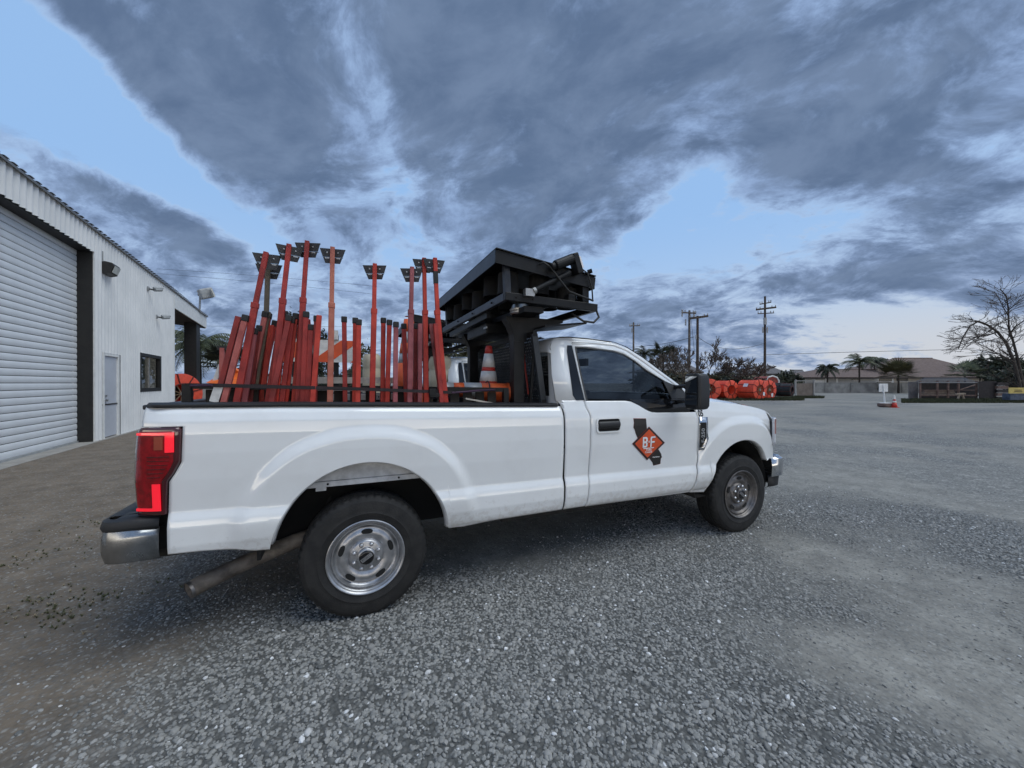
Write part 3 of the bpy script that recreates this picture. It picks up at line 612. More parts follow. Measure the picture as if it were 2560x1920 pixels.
    b = MB(); b.bb((1.452, -.92, .9), (1.47, .92, 1.42)); b.add([(1.44, -.94, 1.38), (1.452, -.8, 1.42), (1.468, -.74, 1.83), (1.45, -.83, 1.82)], [(0, 1, 2, 3)]); b.add([(1.44, .94, 1.38), (1.452, .8, 1.42), (1.468, .74, 1.83), (1.45, .83, 1.82)], [(0, 1, 2, 3)]); b.add([(1.45, -.83, 1.815), (1.45, .83, 1.815), (1.468, .75, 1.83), (1.468, -.75, 1.83)], [(0, 1, 2, 3)]); b.build('cab_back', 'white_paint', T)
    # ---- interior
    b = MB(); b.bb((1.62, -.80, .95), (2.10, .80, 1.15)); b.prism([(1.54, 1.1), (1.72, 1.1), (1.66, 1.62), (1.54, 1.62)], lambda x, z, d: (x, d, z), -.78, -.12); b.prism([(1.54, 1.1), (1.72, 1.1), (1.66, 1.62), (1.54, 1.62)], lambda x, z, d: (x, d, z), .12, .78); b.box((1.60, -.45, 1.70), (.09, .26, .16)); b.box((1.60, .45, 1.70), (.09, .26, .16)); b.build('bench_seat', 'cloth_dark', T, bevel=.03)
    b = MB(); b.prism([(2.50, 1.05), (2.45, 1.28), (2.52, 1.38), (2.62, 1.41), (2.92, 1.40), (2.92, 1.05)], lambda x, z, d: (x, d, z), -.88, .88); b.box((2.52, .42, 1.40), (.12, .40, .09)); b.build('dashboard', 'cloth_dark', T, bevel=.02)
    b = MB(); b.lathe([(.19+.016*math.cos(t), .016*math.sin(t)) for t in np.linspace(0, 2*math.pi, 9)], axis='X', n=28); b.box((0, 0, 0), (.03, .37, .05)); b.box((0, 0, -.08), (.03, .05, .18)); o = b.build('steering_wheel', 'cloth_dark'); o.matrix_basis = Matrix.Translation((2.36, .42, 1.32)) @ Matrix.Rotation(R(-25), 4, 'Y'); setp(o, T)
    b = MB(); b.bb((2.30, -.10, 1.72), (2.33, .14, 1.80)); b.build('rear_view_mirror', 'black_plastic', T)
    # ---- hood, headlamps, grille, bumper
    hx = [2.96, 3.02, 3.1, 3.25, 3.4, 3.6, 3.8, 3.95, 4.06, 4.15, 4.21, 4.245, 4.255]
    he = lin([(2.96, 1.352), (3.2, 1.343), (3.6, 1.310), (3.9, 1.266), (4.06, 1.229), (4.16, 1.19), (4.255, 1.10)])
    hc = lin([(2.96, 1.415), (3.1, 1.405), (3.25, 1.394), (3.45, 1.364), (3.75, 1.325), (3.99, 1.280), (4.12, 1.250), (4.2, 1.22), (4.255, 1.12)])
    rows = []
    for x in hx:
        we = halfw(x, he(x))-.012; r = []
        for k in np.linspace(-1, 1, 41):
            a = abs(k); t = 1-sstep(.78, 1.0, a)
            dome = .012*sstep(.66, .52, a)
            r.append(Vector((x+(.10*(1-a*a) if x > 4.1 else 0)*(x-4.1)/.155, k*we, he(x)+(hc(x)-he(x))*t**.9+dome)))
        rows.append(r)
    b = MB(); b.grid(rows); b.build('hood', 'white_paint', T, smooth='auto', angle=40, solid=-.01)
    b = MB(); b.bb((2.86, -.84, 1.36), (3.0, .84, 1.40)); b.build('cowl', 'black_plastic', T)
    for s in (-1, 1):
        b = MB(); b.grid([[Vector((x, s*y, z)) for z in np.linspace(.86, 1.15, 8)] for x, y in ((4.105, .955), (4.15, .945), (4.20, .915), (4.24, .87), (4.27, .80), (4.30, .66))]); o = b.build('headlight', 'lens_clear', T, smooth='auto', solid=.02)
        b = MB(); b.grid([[Vector((x, s*(y+.012), z)) for z in np.linspace(.98, 1.14, 5)] for x, y in ((4.125, .955), (4.16, .945), (4.19, .925))]); b.build('side_marker', 'lens_amber', o, solid=.006)
    b = MB(); b.bb((4.24, -.66, .80), (4.33, .66, 1.16)); gr = b.build('grille', 'black_plastic', T)
    for z in (.86, .98, 1.10):
        b = MB(); b.bb((4.33, -.64, z-.025), (4.37, .64, z+.025)); b.build('grille_bar', 'chrome', gr, bevel=.006)
    b = MB(); b.bb((4.1, -.88, .72), (4.25, .88, .86)); b.build('front_valance', 'white_paint', T, bevel=.02)
    pth = upath(4.10, 4.36, .93, .12, 8, 1); pth = [(x+.09*(1-(y/.93)**2), y) for x, y in pth]
    def sweep2(sec, path):
        rows = []
        for i, (px, py) in enumerate(path):
            a = Vector(path[max(i-1, 0)]); c = Vector(path[min(i+1, len(path)-1)]); d = (c-a).normalized(); nrm = Vector((d.y, -d.x)); rows.append([Vector((px+nrm.x*o, py+nrm.y*o, z)) for o, z in sec])
        return rows
    b = MB(); b.grid(sweep2([(-.05, .705), (.0, .715), (.022, .70), (.028, .62), (.022, .52), (-.02, .50)], pth)); b.build('front_bumper', 'chrome', T, smooth='auto', solid=.004, angle=35)
    b = MB(); b.grid(sweep2([(-.03, .52), (-.012, .50), (-.02, .40), (-.05, .385)], pth)); b.build('air_dam', 'black_plastic', T, smooth='auto', solid=.004)
    # ---- wheels
    w = make_wheel(); wd = make_wheel(dark=True); 
    for src, x, y, ang in ((w, 0, -.853, 0), (wd, 3.597, -.853, 0)):
        src.location = (x, y, .390); setp2(src, T)
    for src, x in ((w, 0), (wd, 3.597)):
        c = copy_tree(src); c.matrix_parent_inverse = Matrix(); c.matrix_basis = Matrix.Translation((x, .853, .39)) @ Matrix.Rotation(math.pi, 4, 'Z'); c.parent = None; setp2(c, T)
    return T
def setp2(o, parent):
    o.parent = parent; o.matrix_parent_inverse = world_m(parent).inverted()
truck = make_truck()
# ------------------------------------------------------------------ ground
def vnoise(x, y, seed=0):
    r = np.random.default_rng(seed); T = r.random((256, 256))
    xi = np.floor(x).astype(int); yi = np.floor(y).astype(int); fx = x-xi; fy = y-yi; fx = fx*fx*(3-2*fx); fy = fy*fy*(3-2*fy)
    g = lambda a, b: T[a % 256, b % 256]
    return (g(xi, yi)*(1-fx)+g(xi+1, yi)*fx)*(1-fy)+(g(xi, yi+1)*(1-fx)+g(xi+1, yi+1)*fx)*fy
def fbm(x, y, sc, oct=4, seed=0):
    s = 0; a = 1; t = 0
    for k in range(oct): s = s+a*vnoise(x*sc*2**k+17.3*k, y*sc*2**k-9.1*k, seed+k); t += a; a *= .5
    return s/t
def gravel_mask(x, y):
    """1 = loose grey crushed stone, 0 = bare packed dirt"""
    x = np.asarray(x, float); y = np.asarray(y, float)
    n = fbm(x, y, .55, 5, 3)
    left = 1/(1+np.exp(-((x+1.12+.10*np.clip(y+1.5, -2, 2.5))+(fbm(x, y, .9, 4, 40)-.5)*1.5)/.20))           # dirt by the building
    heap = np.exp(-(((x-.55)/1.5)**2+((y+1.6)/1.35)**2)*1.0)
    d2 = (x-1.15)*.85+(y+2.0)*.5
    bare = np.exp(-((d2-.85)/.42)**2)*(y < .2)
    m = n+.34*heap-.20*bare
    m = 1/(1+np.exp(-(m-.565)/.05))
    return np.clip(m*left, 0, 1)
def ground_h(x, y):
    near = np.exp(-((x/18)**2+(y/18)**2))
    h = (fbm(x, y, .35, 3, 11)-.5)*.035*near+(fbm(x, y, 1.6, 3, 21)-.5)*.016*near
    for tx, ty in ((0, -.85), (3.6, -.85), (0, .85), (3.6, .85)): 
        k = np.exp(-(((x-tx)/.45)**2+((y-ty)/.35)**2)); h = h*(1-k)-.004*k
    return h
def axis(lo, hi, step, far):
    a = list(np.arange(lo, hi+1e-6, step)); d = step
    while a[-1] < far: d *= 1.18; a.append(a[-1]+d)
    d = step
    while a[0] > -far: d *= 1.18; a.insert(0, a[0]-d)
    return np.array(a)
gx = axis(-7.5, 12, .10, 1500); gy = axis(-3.6, 10, .10, 1500)
GX, GY = np.meshgrid(gx, gy, indexing='ij'); GH = ground_h(GX, GY); GM = gravel_mask(GX, GY)
def ground_mat():
    m = bpy.data.materials.new('gravel_yard'); m.use_nodes = True; g = NG(m.node_tree); b = m.node_tree.nodes['Principled BSDF']
    tc = g.n('ShaderNodeTexCoord').outputs['Object']
    at_ = g.n('ShaderNodeAttribute', attribute_name='gravel').outputs['Fac']
    sp = g.n('ShaderNodeSeparateXYZ'); g.put(sp.inputs[0], tc)
    n1 = g.noise(tc, .22, 5, .6); n2 = g.noise(tc, 2.5, 6, .65); n3 = g.noise(tc, 38, 4, .7)
    dirt = g.mix(g.ss(n2, .32, .68), (.135, .104, .074), (.225, .180, .135))
    greyd = g.mix(g.ss(n2, .32, .68), (.235, .226, .202), (.345, .332, .296))
    right = g.ss(g.m('ADD', sp.outputs[0], g.m('MULTIPLY', n1, 2.0)), -.4, 2.2)
    dirt = g.mix(right, dirt, greyd)
    n9 = g.ss(g.noise(tc, 7.0, 6, .7), .38, .66); dirt = g.mix(g.m('MULTIPLY', n9, .35), dirt, (.12, .112, .10))
    far_ = g.ss(sp.outputs[0], 8, 26)
    dirt = g.mix(g.m('MULTIPLY', far_, .6), dirt, g.mix(g.ss(n1, .4, .6), (.225, .212, .185), (.31, .292, .255)))
    vo = g.n('ShaderNodeTexVoronoi'); g.put(vo.inputs['Vector'], tc); vo.inputs['Scale'].default_value = 46
    vo2 = g.n('ShaderNodeTexVoronoi'); g.put(vo2.inputs['Vector'], tc); vo2.inputs['Scale'].default_value = 19
    sepc = g.n('ShaderNodeSeparateColor'); g.put(sepc.inputs[0], vo.outputs['Color'])
    sepd = g.n('ShaderNodeSeparateColor'); g.put(sepd.inputs[0], vo2.outputs['Color'])
    stone = g.mix(g.m('POWER', sepc.outputs[0], 1.6), (.125, .132, .132), (.43, .43, .41))
    stone = g.mix(g.ss(g.m('POWER', sepd.outputs[1], 2.0), .8, .98), stone, (.50, .49, .46))
    stone = g.mix(g.m('MULTIPLY', g.ss(vo.outputs['Distance'], .25, .75), .65), stone, (.05, .052, .055))
    spk = g.m('MULTIPLY', g.ss(g.m('ADD', n3, g.m('MULTIPLY', sepc.outputs[1], .25)), .60, .74), .8)
    dirt = g.mix(g.m('MULTIPLY', spk, .55), dirt, stone)
    farpatch = g.m('MULTIPLY', g.ss(g.noise(tc, .16, 6, .62), .48, .62), g.m('MULTIPLY', right, .55))
    fac = g.m('MAXIMUM', at_, g.m('MULTIPLY', farpatch, g.ss(g.vm('LENGTH', tc) if False else g.m('ABSOLUTE', sp.outputs[0]), 5, 9)))
    loose = g.n('ShaderNodeAttribute', attribute_name='loose').outputs['Fac']        # dark fines plus painted-in shade between the loose stones
    g.put(b.inputs['Base Color'], g.mix(g.m('MULTIPLY', loose, .7), g.mix(fac, dirt, stone), (.095, .094, .088)))
    b.inputs['Roughness'].default_value = .92; b.inputs['Specular IOR Level'].default_value = .25
    hgt = g.m('ADD', g.m('MULTIPLY', g.m('SUBTRACT', 1.0, vo.outputs['Distance']), g.m('ADD', g.m('MULTIPLY', fac, .9), .12)), g.m('MULTIPLY', n3, .5))
    bn = g.n('ShaderNodeBump'); bn.inputs['Strength'].default_value = .8; bn.inputs['Distance'].default_value = .016
    g.put(bn.inputs['Height'], hgt); g.put(b.inputs['Normal'], bn.outputs[0])
    MATS['gravel_yard'] = m
ground_mat()
def make_ground():
    nx, ny = GX.shape; co = np.stack([GX, GY, GH], -1).reshape(-1, 3)
    i = np.arange(nx*ny).reshape(nx, ny); q = np.stack([i[:-1, :-1], i[1:, :-1], i[1:, 1:], i[:-1, 1:]], -1).reshape(-1, 4)
    me = bpy.data.meshes.new('ground'); me.from_pydata(co.tolist(), [], q.tolist()); me.update()
    a = me.attributes.new('gravel', 'FLOAT', 'POINT'); a.data.foreach_set('value', GM.reshape(-1).astype(np.float32))
    dd = np.hypot(GX-CAM.x, GY-CAM.y); a = me.attributes.new('loose', 'FLOAT', 'POINT'); a.data.foreach_set('value', (GM*np.clip((9.2-dd)/2.5, 0, 1)).reshape(-1).astype(np.float32))
    for p in me.polygons: p.use_smooth = True
    me.materials.append(MATS['gravel_yard']); o = bpy.data.objects.new('ground', me); col.objects.link(o); tag(o, None, None, None, 'structure')
make_ground()

def scatter(name, label, cat, pts, rot, scl, idx, protos):
    """instances of small pieces at points through one geometry-nodes object"""
    pc = bpy.data.collections.new(name+'_pieces')
    for o in protos:
        col.objects.unlink(o); pc.objects.link(o)
    me = bpy.data.meshes.new(name); me.from_pydata(pts.tolist(), [], [])
    for nm, ty, arr in (('rot', 'FLOAT_VECTOR', rot), ('scl', 'FLOAT_VECTOR', scl)):
        a = me.attributes.new(nm, ty, 'POINT'); a.data.foreach_set('vector', arr.astype(np.float32).reshape(-1))
    a = me.attributes.new('idx', 'INT', 'POINT'); a.data.foreach_set('value', idx.astype(np.int32))
    o = bpy.data.objects.new(name, me); col.objects.link(o); tag(o, label, cat, None, 'stuff')
    t = bpy.data.node_groups.new(name+'_nodes', 'GeometryNodeTree'); t.interface.new_socket('Geometry', in_out='INPUT', socket_type='NodeSocketGeometry'); t.interface.new_socket('Geometry', in_out='OUTPUT', socket_type='NodeSocketGeometry')
    gi = t.nodes.new('NodeGroupInput'); go = t.nodes.new('NodeGroupOutput'); ip = t.nodes.new('GeometryNodeInstanceOnPoints'); ci = t.nodes.new('GeometryNodeCollectionInfo')
    ci.inputs['Collection'].default_value = pc; ci.inputs['Separate Children'].default_value = True; ci.inputs['Reset Children'].default_value = True
    def na(nm, ty):
        n = t.nodes.new('GeometryNodeInputNamedAttribute'); n.data_type = ty; n.inputs['Name'].default_value = nm; return n.outputs['Attribute']
    t.links.new(gi.outputs[0], ip.inputs['Points']); t.links.new(ci.outputs[0], ip.inputs['Instance']); ip.inputs['Pick Instance'].default_value = True
    t.links.new(na('idx', 'INT'), ip.inputs['Instance Index']); t.links.new(na('scl', 'FLOAT_VECTOR'), ip.inputs['Scale'])
    e2r = t.nodes.new('FunctionNodeEulerToRotation'); t.links.new(na('rot', 'FLOAT_VECTOR'), e2r.inputs[0]); t.links.new(e2r.outputs[0], ip.inputs['Rotation'])
    t.links.new(ip.outputs[0], go.inputs[0]); md = o.modifiers.new('scatter', 'NODES'); md.node_group = t
    return o
def pebble_mat():
    m = bpy.data.materials.new('crushed_stone'); m.use_nodes = True; g = NG(m.node_tree); b = m.node_tree.nodes['Principled BSDF']
    r = g.n('ShaderNodeObjectInfo').outputs['Random']; tc = g.n('ShaderNodeTexCoord').outputs['Object']
    rp = g.n('ShaderNodeValToRGB'); g.put(rp.inputs[0], r); cr = rp.color_ramp
    for p_, c in ((0, (.092, .099, .101)), (.25, (.172, .178, .176)), (.55, (.252, .253, .243)), (.80, (.31, .306, .288)), (.97, (.355, .348, .326)), (1, (.42, .412, .39))):
        e = cr.elements.new(p_) if p_ not in (0, 1) else cr.elements[0 if p_ == 0 else 1]; e.color = (*c, 1)
    g.put(b.inputs['Base Color'], g.mix(g.m('MULTIPLY', g.noise(tc, 1.5, 4, .7), .5), rp.outputs[0], (.12, .115, .105))); b.inputs['Roughness'].default_value = .9
    MATS['crushed_stone'] = m
pebble_mat()
def make_gravel():
    protos = []
    for k in range(8):
        b = bmesh.new(); bmesh.ops.create_icosphere(b, subdivisions=1 if k < 5 else 2, radius=.5)
        for v in b.verts: v.co *= 1+random.uniform(-.24, .24); v.co.z *= .68; v.co.x *= 1.15
        me = bpy.data.meshes.new('stone'); b.to_mesh(me); b.free(); me.materials.append(MATS['crushed_stone'])
        if k >= 5:
            for p in me.polygons: p.use_smooth = True
        o = bpy.data.objects.new('stone', me); col.objects.link(o); protos.append(o)
    # candidates in the view wedge, thinning with distance
    P = []
    N = 760000
    dist = 1.15+7.6*rng.random(N)**1.05; az = YAW+(rng.random(N)-.5)*R(112)
    x = CAM.x+dist*np.sin(az); y = CAM.y+dist*np.cos(az)
    m = gravel_mask(x, y); clump = fbm(x, y, 7.0, 3, 77)
    den = 3600*np.clip(m*1.15*(0.35+1.3*clump), 0, 1)+300*(.15+clump**2)              # stones per square metre
    den = den*np.clip((9.2-dist)/2.5, 0, 1)
    cand = N/(R(112)*7.6)/dist                                                  # candidate density (roughly even in range)
    keep = rng.random(N) < den/cand
    x, y, m, dist = x[keep], y[keep], m[keep], dist[keep]; n = len(x)
    s = np.clip(rng.lognormal(math.log(.0140), .27, n), .007, .040)*(.72+.42*m)
    z = ground_h(x, y)+s*.04
    rot = np.stack([(rng.random(n)-.5)*.9, (rng.random(n)-.5)*.9, rng.random(n)*6.28], 1)
    scl = np.stack([s*(.8+.5*rng.random(n)), s*(.8+.5*rng.random(n)), s*(.7+.5*rng.random(n))], 1)
    scatter('gravel', 'loose grey crushed stone covering the yard', 'gravel', np.stack([x, y, z], 1), rot, scl, rng.integers(0, 8, n), protos)
    print('stones', n)
make_gravel()
mat('weed_green', (.07, .085, .035), .8, var=.4, c2=(.14, .145, .065))
mat('straw', (.36, .30, .20), .8, var=.3)
def make_weeds():
    protos = []
    for k in range(4):
        b = MB()
        for j in range(14):
            a = random.uniform(0, 6.28); l = random.uniform(.4, 1); t = random.uniform(.2, 1.0); d = Vector((math.cos(a), math.sin(a), 0)); w = Vector((-d.y, d.x, 0))*.05
            p0 = d*.05; p1 = d*(t*l*.5)+Vector((0, 0, l*.5)); p2 = d*(t*l)+Vector((0, 0, l*.8*(1-.5*t)))
            b.add([p0-w, p0+w, p1+w*.8, p1-w*.8, p2], [(0, 1, 2, 3), (3, 2, 4)])
        o = b.build('blade_tuft', 'weed_green' if k < 3 else 'straw', recalc=False); protos.append(o)
    n = 13000; u = rng.random(n); x = -4.2+4.0*rng.random(n); y = -1.7+4.2*rng.random(n)
    patch = np.exp(-(((x+2.05)/.62)**2+((y+.02)/.45)**2)*1.9)+.5*np.exp(-(((x+2.7)/.5)**2+((y-1.15)/.3)**2))+.35*np.exp(-(((x+2.6)/.4)**2+((y-2.0)/.2)**2))
    keep = rng.random(n) < patch*np.clip((fbm(x, y, 3, 3, 5)-.38)*4, 0, 1); x, y = x[keep], y[keep]; n = len(x)
    s = .014+.026*rng.random(n)
    scatter('weeds', 'low green weeds in the brown dirt behind the rear bumper', 'weeds', np.stack([x, y, ground_h(x, y)], 1), np.stack([np.zeros(n), np.zeros(n), rng.random(n)*6.28], 1), np.stack([s, s, s], 1), rng.integers(0, 4, n), protos)
    # grass strips along the far edge of the yard
make_weeds()
# ------------------------------------------------------------------ metal building on the left; s runs along its wall, o out of it
WA = -.0918; WD = Vector((WA, 1, 0)).normalized(); WN = Vector((1, -WA, 0)).normalized(); W0 = Vector((-5.81, 6.0, 0))
def wp(s, z, o=0.0): q = W0+WD*s+WN*o; return Vector((q.x, q.y, z))
mat('wall_white', (.74, .745, .735), .5, var=.05, vs=1.2, c2=(.80, .80, .785))
mat('door_slat', (.70, .72, .735), .45, var=.05, vs=2.0)
mat('door_grey', (.50, .52, .56), .5, var=.06, vs=2)
mat('dark_frame', (.012, .011, .010), .6, var=.3)
mat('fascia_white', (.76, .76, .73), .55, var=.08)
mat('roof_metal', (.25, .25, .25), .5, .5)
mat('dark_soffit', (.03, .025, .022), .8)
mat('concrete', (.30, .285, .26), .85, var=.15, vs=3, bump=.2)
mat('lamp_bronze', (.022, .02, .019), .5)
mat('lamp_grey', (.33, .34, .34), .5)
mat('lamp_lens', (.55, .55, .5), .2)
mat('room_dark', (.02, .02, .02), .9)
mat('blind', (.35, .34, .31), .8)
glass_mat('house_glass', (.35, .37, .36))
def wbox(b, s0, s1, z0, z1, o0, o1):
    vs = [wp(s, z, o) for s in (s0, s1) for o in (o0, o1) for z in (z0, z1)]
    return b.add(vs, [(0, 1, 3, 2), (4, 6, 7, 5), (0, 4, 5, 1), (2, 3, 7, 6), (0, 2, 6, 4), (1, 5, 7, 3)])
def make_building():
    B = thing('metal_building', 'white corrugated metal building with big roll-up door at the left', 'building', wp(4, 0))
    roofz = lin([(-9, 5.72), (.37, 5.60), (10.9, 5.46), (17.2, 5.26)])
    def sheet(s0, s1, zb, zt, nm='wall_sheet', pitch=.20, dep=.055):
        ss = []; s = s0
        k = 0
        while s < s1-1e-6:
            ss.append((s, dep*(.5+.5*math.cos(2*math.pi*s/pitch)) )); s += pitch/8; k += 1
        ss.append((s1, dep*(.5+.5*math.cos(2*math.pi*s1/pitch))))
        b = MB(); b.grid([[wp(s, zb(s), o), wp(s, zt(s), o)] for s, o in ss]); return b.build(nm, 'wall_white', B, smooth=True, recalc=False)
    c = lambda v: (lambda s: v)
    sheet(-8, 3.83, c(4.93), lambda s: roofz(s)-.02)                       # over the big door
    sheet(3.86, 4.33, c(.0), lambda s: roofz(s)-.02)
    sheet(4.33, 5.40, c(2.36), lambda s: roofz(s)-.02)
    sheet(5.40, 6.98, c(.0), lambda s: roofz(s)-.02)
    sheet(6.98, 9.18, c(.0), c(1.235)); sheet(6.98, 9.18, c(2.545), lambda s: roofz(s)-.02)
    sheet(9.18, 10.92, c(.0), lambda s: roofz(s)-.02)
    b = MB(); wbox(b, 10.90, 10.97, 0, 5.44, -.03, .045); b.build('corner_trim', 'fascia_white', B)
    b = MB(); wbox(b, 3.832, 3.88, 0, 4.95, -.05, .036); b.build('corner_trim', 'fascia_white', B)
    # wall behind, far walls
    b = MB(); wbox(b, -8, 3.8, 4.99, 5.4, -.34, -.30); wbox(b, 3.85, 4.36, 0, 5.3, -.10, -.06); wbox(b, 5.37, 7.0, 0, 5.3, -.10, -.06); wbox(b, 9.16, 10.9, 0, 5.3, -.10, -.06); wbox(b, 4.3, 9.2, 2.56, 5.3, -.10, -.06); wbox(b, 6.9, 9.2, 0, 1.22, -.10, -.06); wbox(b, 10.80, 10.88, 0, 5.3, -14, -.1); b.build('inner_wall', 'wall_white', B)
    # recessed bay: dark lintel and jamb
    b = MB(); wbox(b, -8, 3.80, 4.915, 4.98, -.33, -.006); b.build('lintel', 'dark_frame', B)
    b = MB(); wbox(b, 3.795, 3.83, 0, 4.92, -.33, .012); b.build('door_jamb', 'dark_frame', B)
    b = MB(); wbox(b, -8, 3.8, 0, 4.95, -.40, -.36); b.build('bay_back', 'dark_frame', B)
    # roll-up door, one slat at a time
    D = bpy.data.objects.new('roll_up_door', None); col.objects.link(D); D.location = wp(0, 0, -.5); setp2(D, B)
    pitch = .148; z = .05; prof = [(0, .0), (.004, .014), (.016, .022), (.5, .026), (.9, .022), (.97, .012), (1, .0)]
    me = None; k = 0
    while z < 4.80:
        if me is None:
            b = MB(); b.grid([[wp(s, zz*pitch*.985, -.29+o) for s in (-8, 3.79)] for zz, o in [(.02, 0), (.05, .014), (.16, .020), (.5, .023), (.84, .020), (.95, .014), (.98, 0)]])
            o = b.build('door_slat', 'door_slat', smooth='auto', recalc=False); me = o.data
        else:
            o = bpy.data.objects.new('door_slat', me); col.objects.link(o)
        o.location = (0, 0, z); setp2(o, D); z += pitch; k += 1
    b = MB(); wbox(b, -8, 3.79, .005, .055, -.31, -.245); b.build('bottom_bar', 'lamp_grey', D)
    b = MB(); wbox(b, -8, 10.9, -.2, .012, -.62, .12); b.build('floor_sill', 'concrete', B)
    # roof edge
    b = MB()
    for s0, s1 in ((-8, 17.2),):
        n = 60
        b.grid([[wp(s, roofz(s)-.015, .075), wp(s, roofz(s)+.012, .085), wp(s, roofz(s)+.03, .05), wp(s, roofz(s)+.05+.0, -2), wp(s, roofz(s)+2.2, -14)] for s in np.linspace(s0, s1, 2)])
    b.build('roof', 'roof_metal', B, solid=.02)
    me = None                                                              # corrugation ends along the eave
    b = MB()
    for k in range(int(25.2/.25)):
        s = -8+.25*k; b.add([wp(s, roofz(s)+.012, .095), wp(s+.05, roofz(s)+.026, .095), wp(s+.14, roofz(s)+.026, .095), wp(s+.19, roofz(s)+.012, .095), wp(s, roofz(s)+.012, -1), wp(s+.05, roofz(s)+.026, -1), wp(s+.14, roofz(s)+.026, -1), wp(s+.19, roofz(s)+.012, -1)], [(0, 1, 2, 3), (1, 5, 6, 2), (0, 4, 5, 1), (2, 6, 7, 3)])
    b.build('roof_rib', 'roof_metal', B)['kind'] = 'stuff'
    # personnel door
    b = MB(); wbox(b, 4.42, 5.30, .04, 2.28, -.045, .0); d = b.build('personnel_door', 'door_grey', B)
    for zz in (.92,):
        b = MB(); wbox(b, 4.24, 5.36, zz, zz+.035, .003, .018); b.build('door_bar', 'lamp_bronze', d)
    b = MB(); wbox(b, 4.50, 4.58, 1.02, 1.08, .0, .06); wbox(b, 4.46, 4.60, 1.15, 1.20, .0, .03); b.build('handle', 'galvanised', d)
    b = MB(); wbox(b, 4.34, 4.42, 0, 2.37, -.06, .04); wbox(b, 5.30, 5.39, 0, 2.37, -.06, .04); wbox(b, 4.42, 5.30, 2.285, 2.37, -.06, .04); b.build('door_frame', 'fascia_white', B)
    # window
    w = bpy.data.objects.new('window', None); col.objects.link(w); w.location = wp(8, 1.9); setp2(w, B)
    b = MB(); wbox(b, 6.98, 9.19, 2.44, 2.55, -.08, .05); wbox(b, 6.98, 9.19, 1.23, 1.36, -.08, .05); wbox(b, 6.98, 7.12, 1.36, 2.44, -.08, .05); wbox(b, 9.04, 9.19, 1.36, 2.44, -.08, .05); b.build('window_frame', 'dark_frame', w)
    b = MB(); wbox(b, 8.04, 8.10, 1.36, 2.44, -.05, .0); b.build('mullion', 'galvanised', w)
    for a, c2 in ((7.12, 8.04), (8.10, 9.04)):
        b = MB(); b.add([wp(a, 1.36, -.03), wp(c2, 1.36, -.03), wp(c2, 2.44, -.03), wp(a, 2.44, -.03)], [(0, 1, 2, 3)]); b.build('pane', 'house_glass', w)
    b = MB(); b.add([wp(7.1, 1.3, -.12), wp(8.05, 1.3, -.12), wp(8.05, 2.5, -.12), wp(7.1, 2.5, -.12)], [(0, 1, 2, 3)]); b.build('blind', 'blind', w)
    b = MB(); wbox(b, 7.0, 9.2, 1.2, 2.6, -.9, -.85); b.build('room', 'room_dark', w)
    # canopy at the far end
    cz = lin([(10.9, 4.70), (17.0, 4.62)])
    b = MB(); b.add([wp(10.95, 4.70, .05), wp(17.1, 4.62, .05), wp(17.1, 5.24, .05), wp(10.95, 5.44, .05)], [(0, 1, 2, 3)]); b.build('canopy_fascia', 'fascia_white', B, solid=-.05)
    b = MB(); b.add([wp(10.95, 4.72, .0), wp(17.1, 4.64, .0), wp(17.1, 5.6, -9), wp(10.95, 5.7, -9)], [(0, 1, 2, 3)]); b.build('canopy_soffit', 'dark_soffit', B, solid=.05)
    b = MB(); wbox(b, 15.25, 16.05, 0, 4.66, -.55, -.05); b.build('canopy_post', 'dark_frame', B)
    b = MB(); wbox(b, 13.1, 13.4, 0, 4.7, -8.6, -8.3); b.build('canopy_post', 'dark_frame', B)
    b = MB(); wbox(b, 15.2, 17.1, 5.24, 5.33, -.5, .12); b.build('canopy_roof_edge', 'roof_metal', B)
    return B
make_building()
# fittings on the wall
def wall_pack():
    t = thing('wall_light', 'large dark wall-pack light beside the roll-up door', 'wall light', wp(4.6, 4.3, .05))
    b = MB(); b.prism([(.03, 4.50), (.03, 4.80), (.09, 4.83), (.25, 4.80), (.28, 4.74), (.21, 4.53), (.09, 4.49)], lambda o, z, s: wp(s, z, o), 4.24, 4.70); b.build('housing', 'lamp_bronze', t, bevel=.015)
    b = MB(); b.add([wp(4.29, 4.55, .225), wp(4.65, 4.55, .225), wp(4.65, 4.735, .288), wp(4.29, 4.735, .288)], [(0, 1, 2, 3)]); b.build('lens', 'lamp_lens', t, solid=.008)
    b = MB(); b.cyl(wp(4.33, 4.8, .03), wp(4.33, 5.1, .03), .018, n=8); b.build('conduit', 'lamp_grey', t)
wall_pack()
def wall_cam(s, z, label):
    t = thing('security_camera', label, 'camera', wp(s, z, .03), group='small fittings on the metal wall')
    b = MB(); b.box(wp(s, z, .05), (.05, .10, .14)); b.build('base_plate', 'lamp_grey', t)
    b = MB(); b.cyl(wp(s, z, .05), wp(s+.05, z-.03, .25), .025, n=8); b.build('arm', 'lamp_bronze', t)
    b = MB(); b.cyl(wp(s+.0, z-.02, .22), wp(s+.20, z+.03, .36), .062, .055, 12); b.cyl(wp(s-.02, z+.03, .20), wp(s+.22, z+.085, .38), .05, .05, 4); b.build('body', 'lamp_grey', t, smooth='auto')
wall_cam(7.75, 4.83, 'upper small grey bullet camera high on the white metal wall'); wall_cam(8.62, 3.98, 'lower small grey bullet camera above the window')
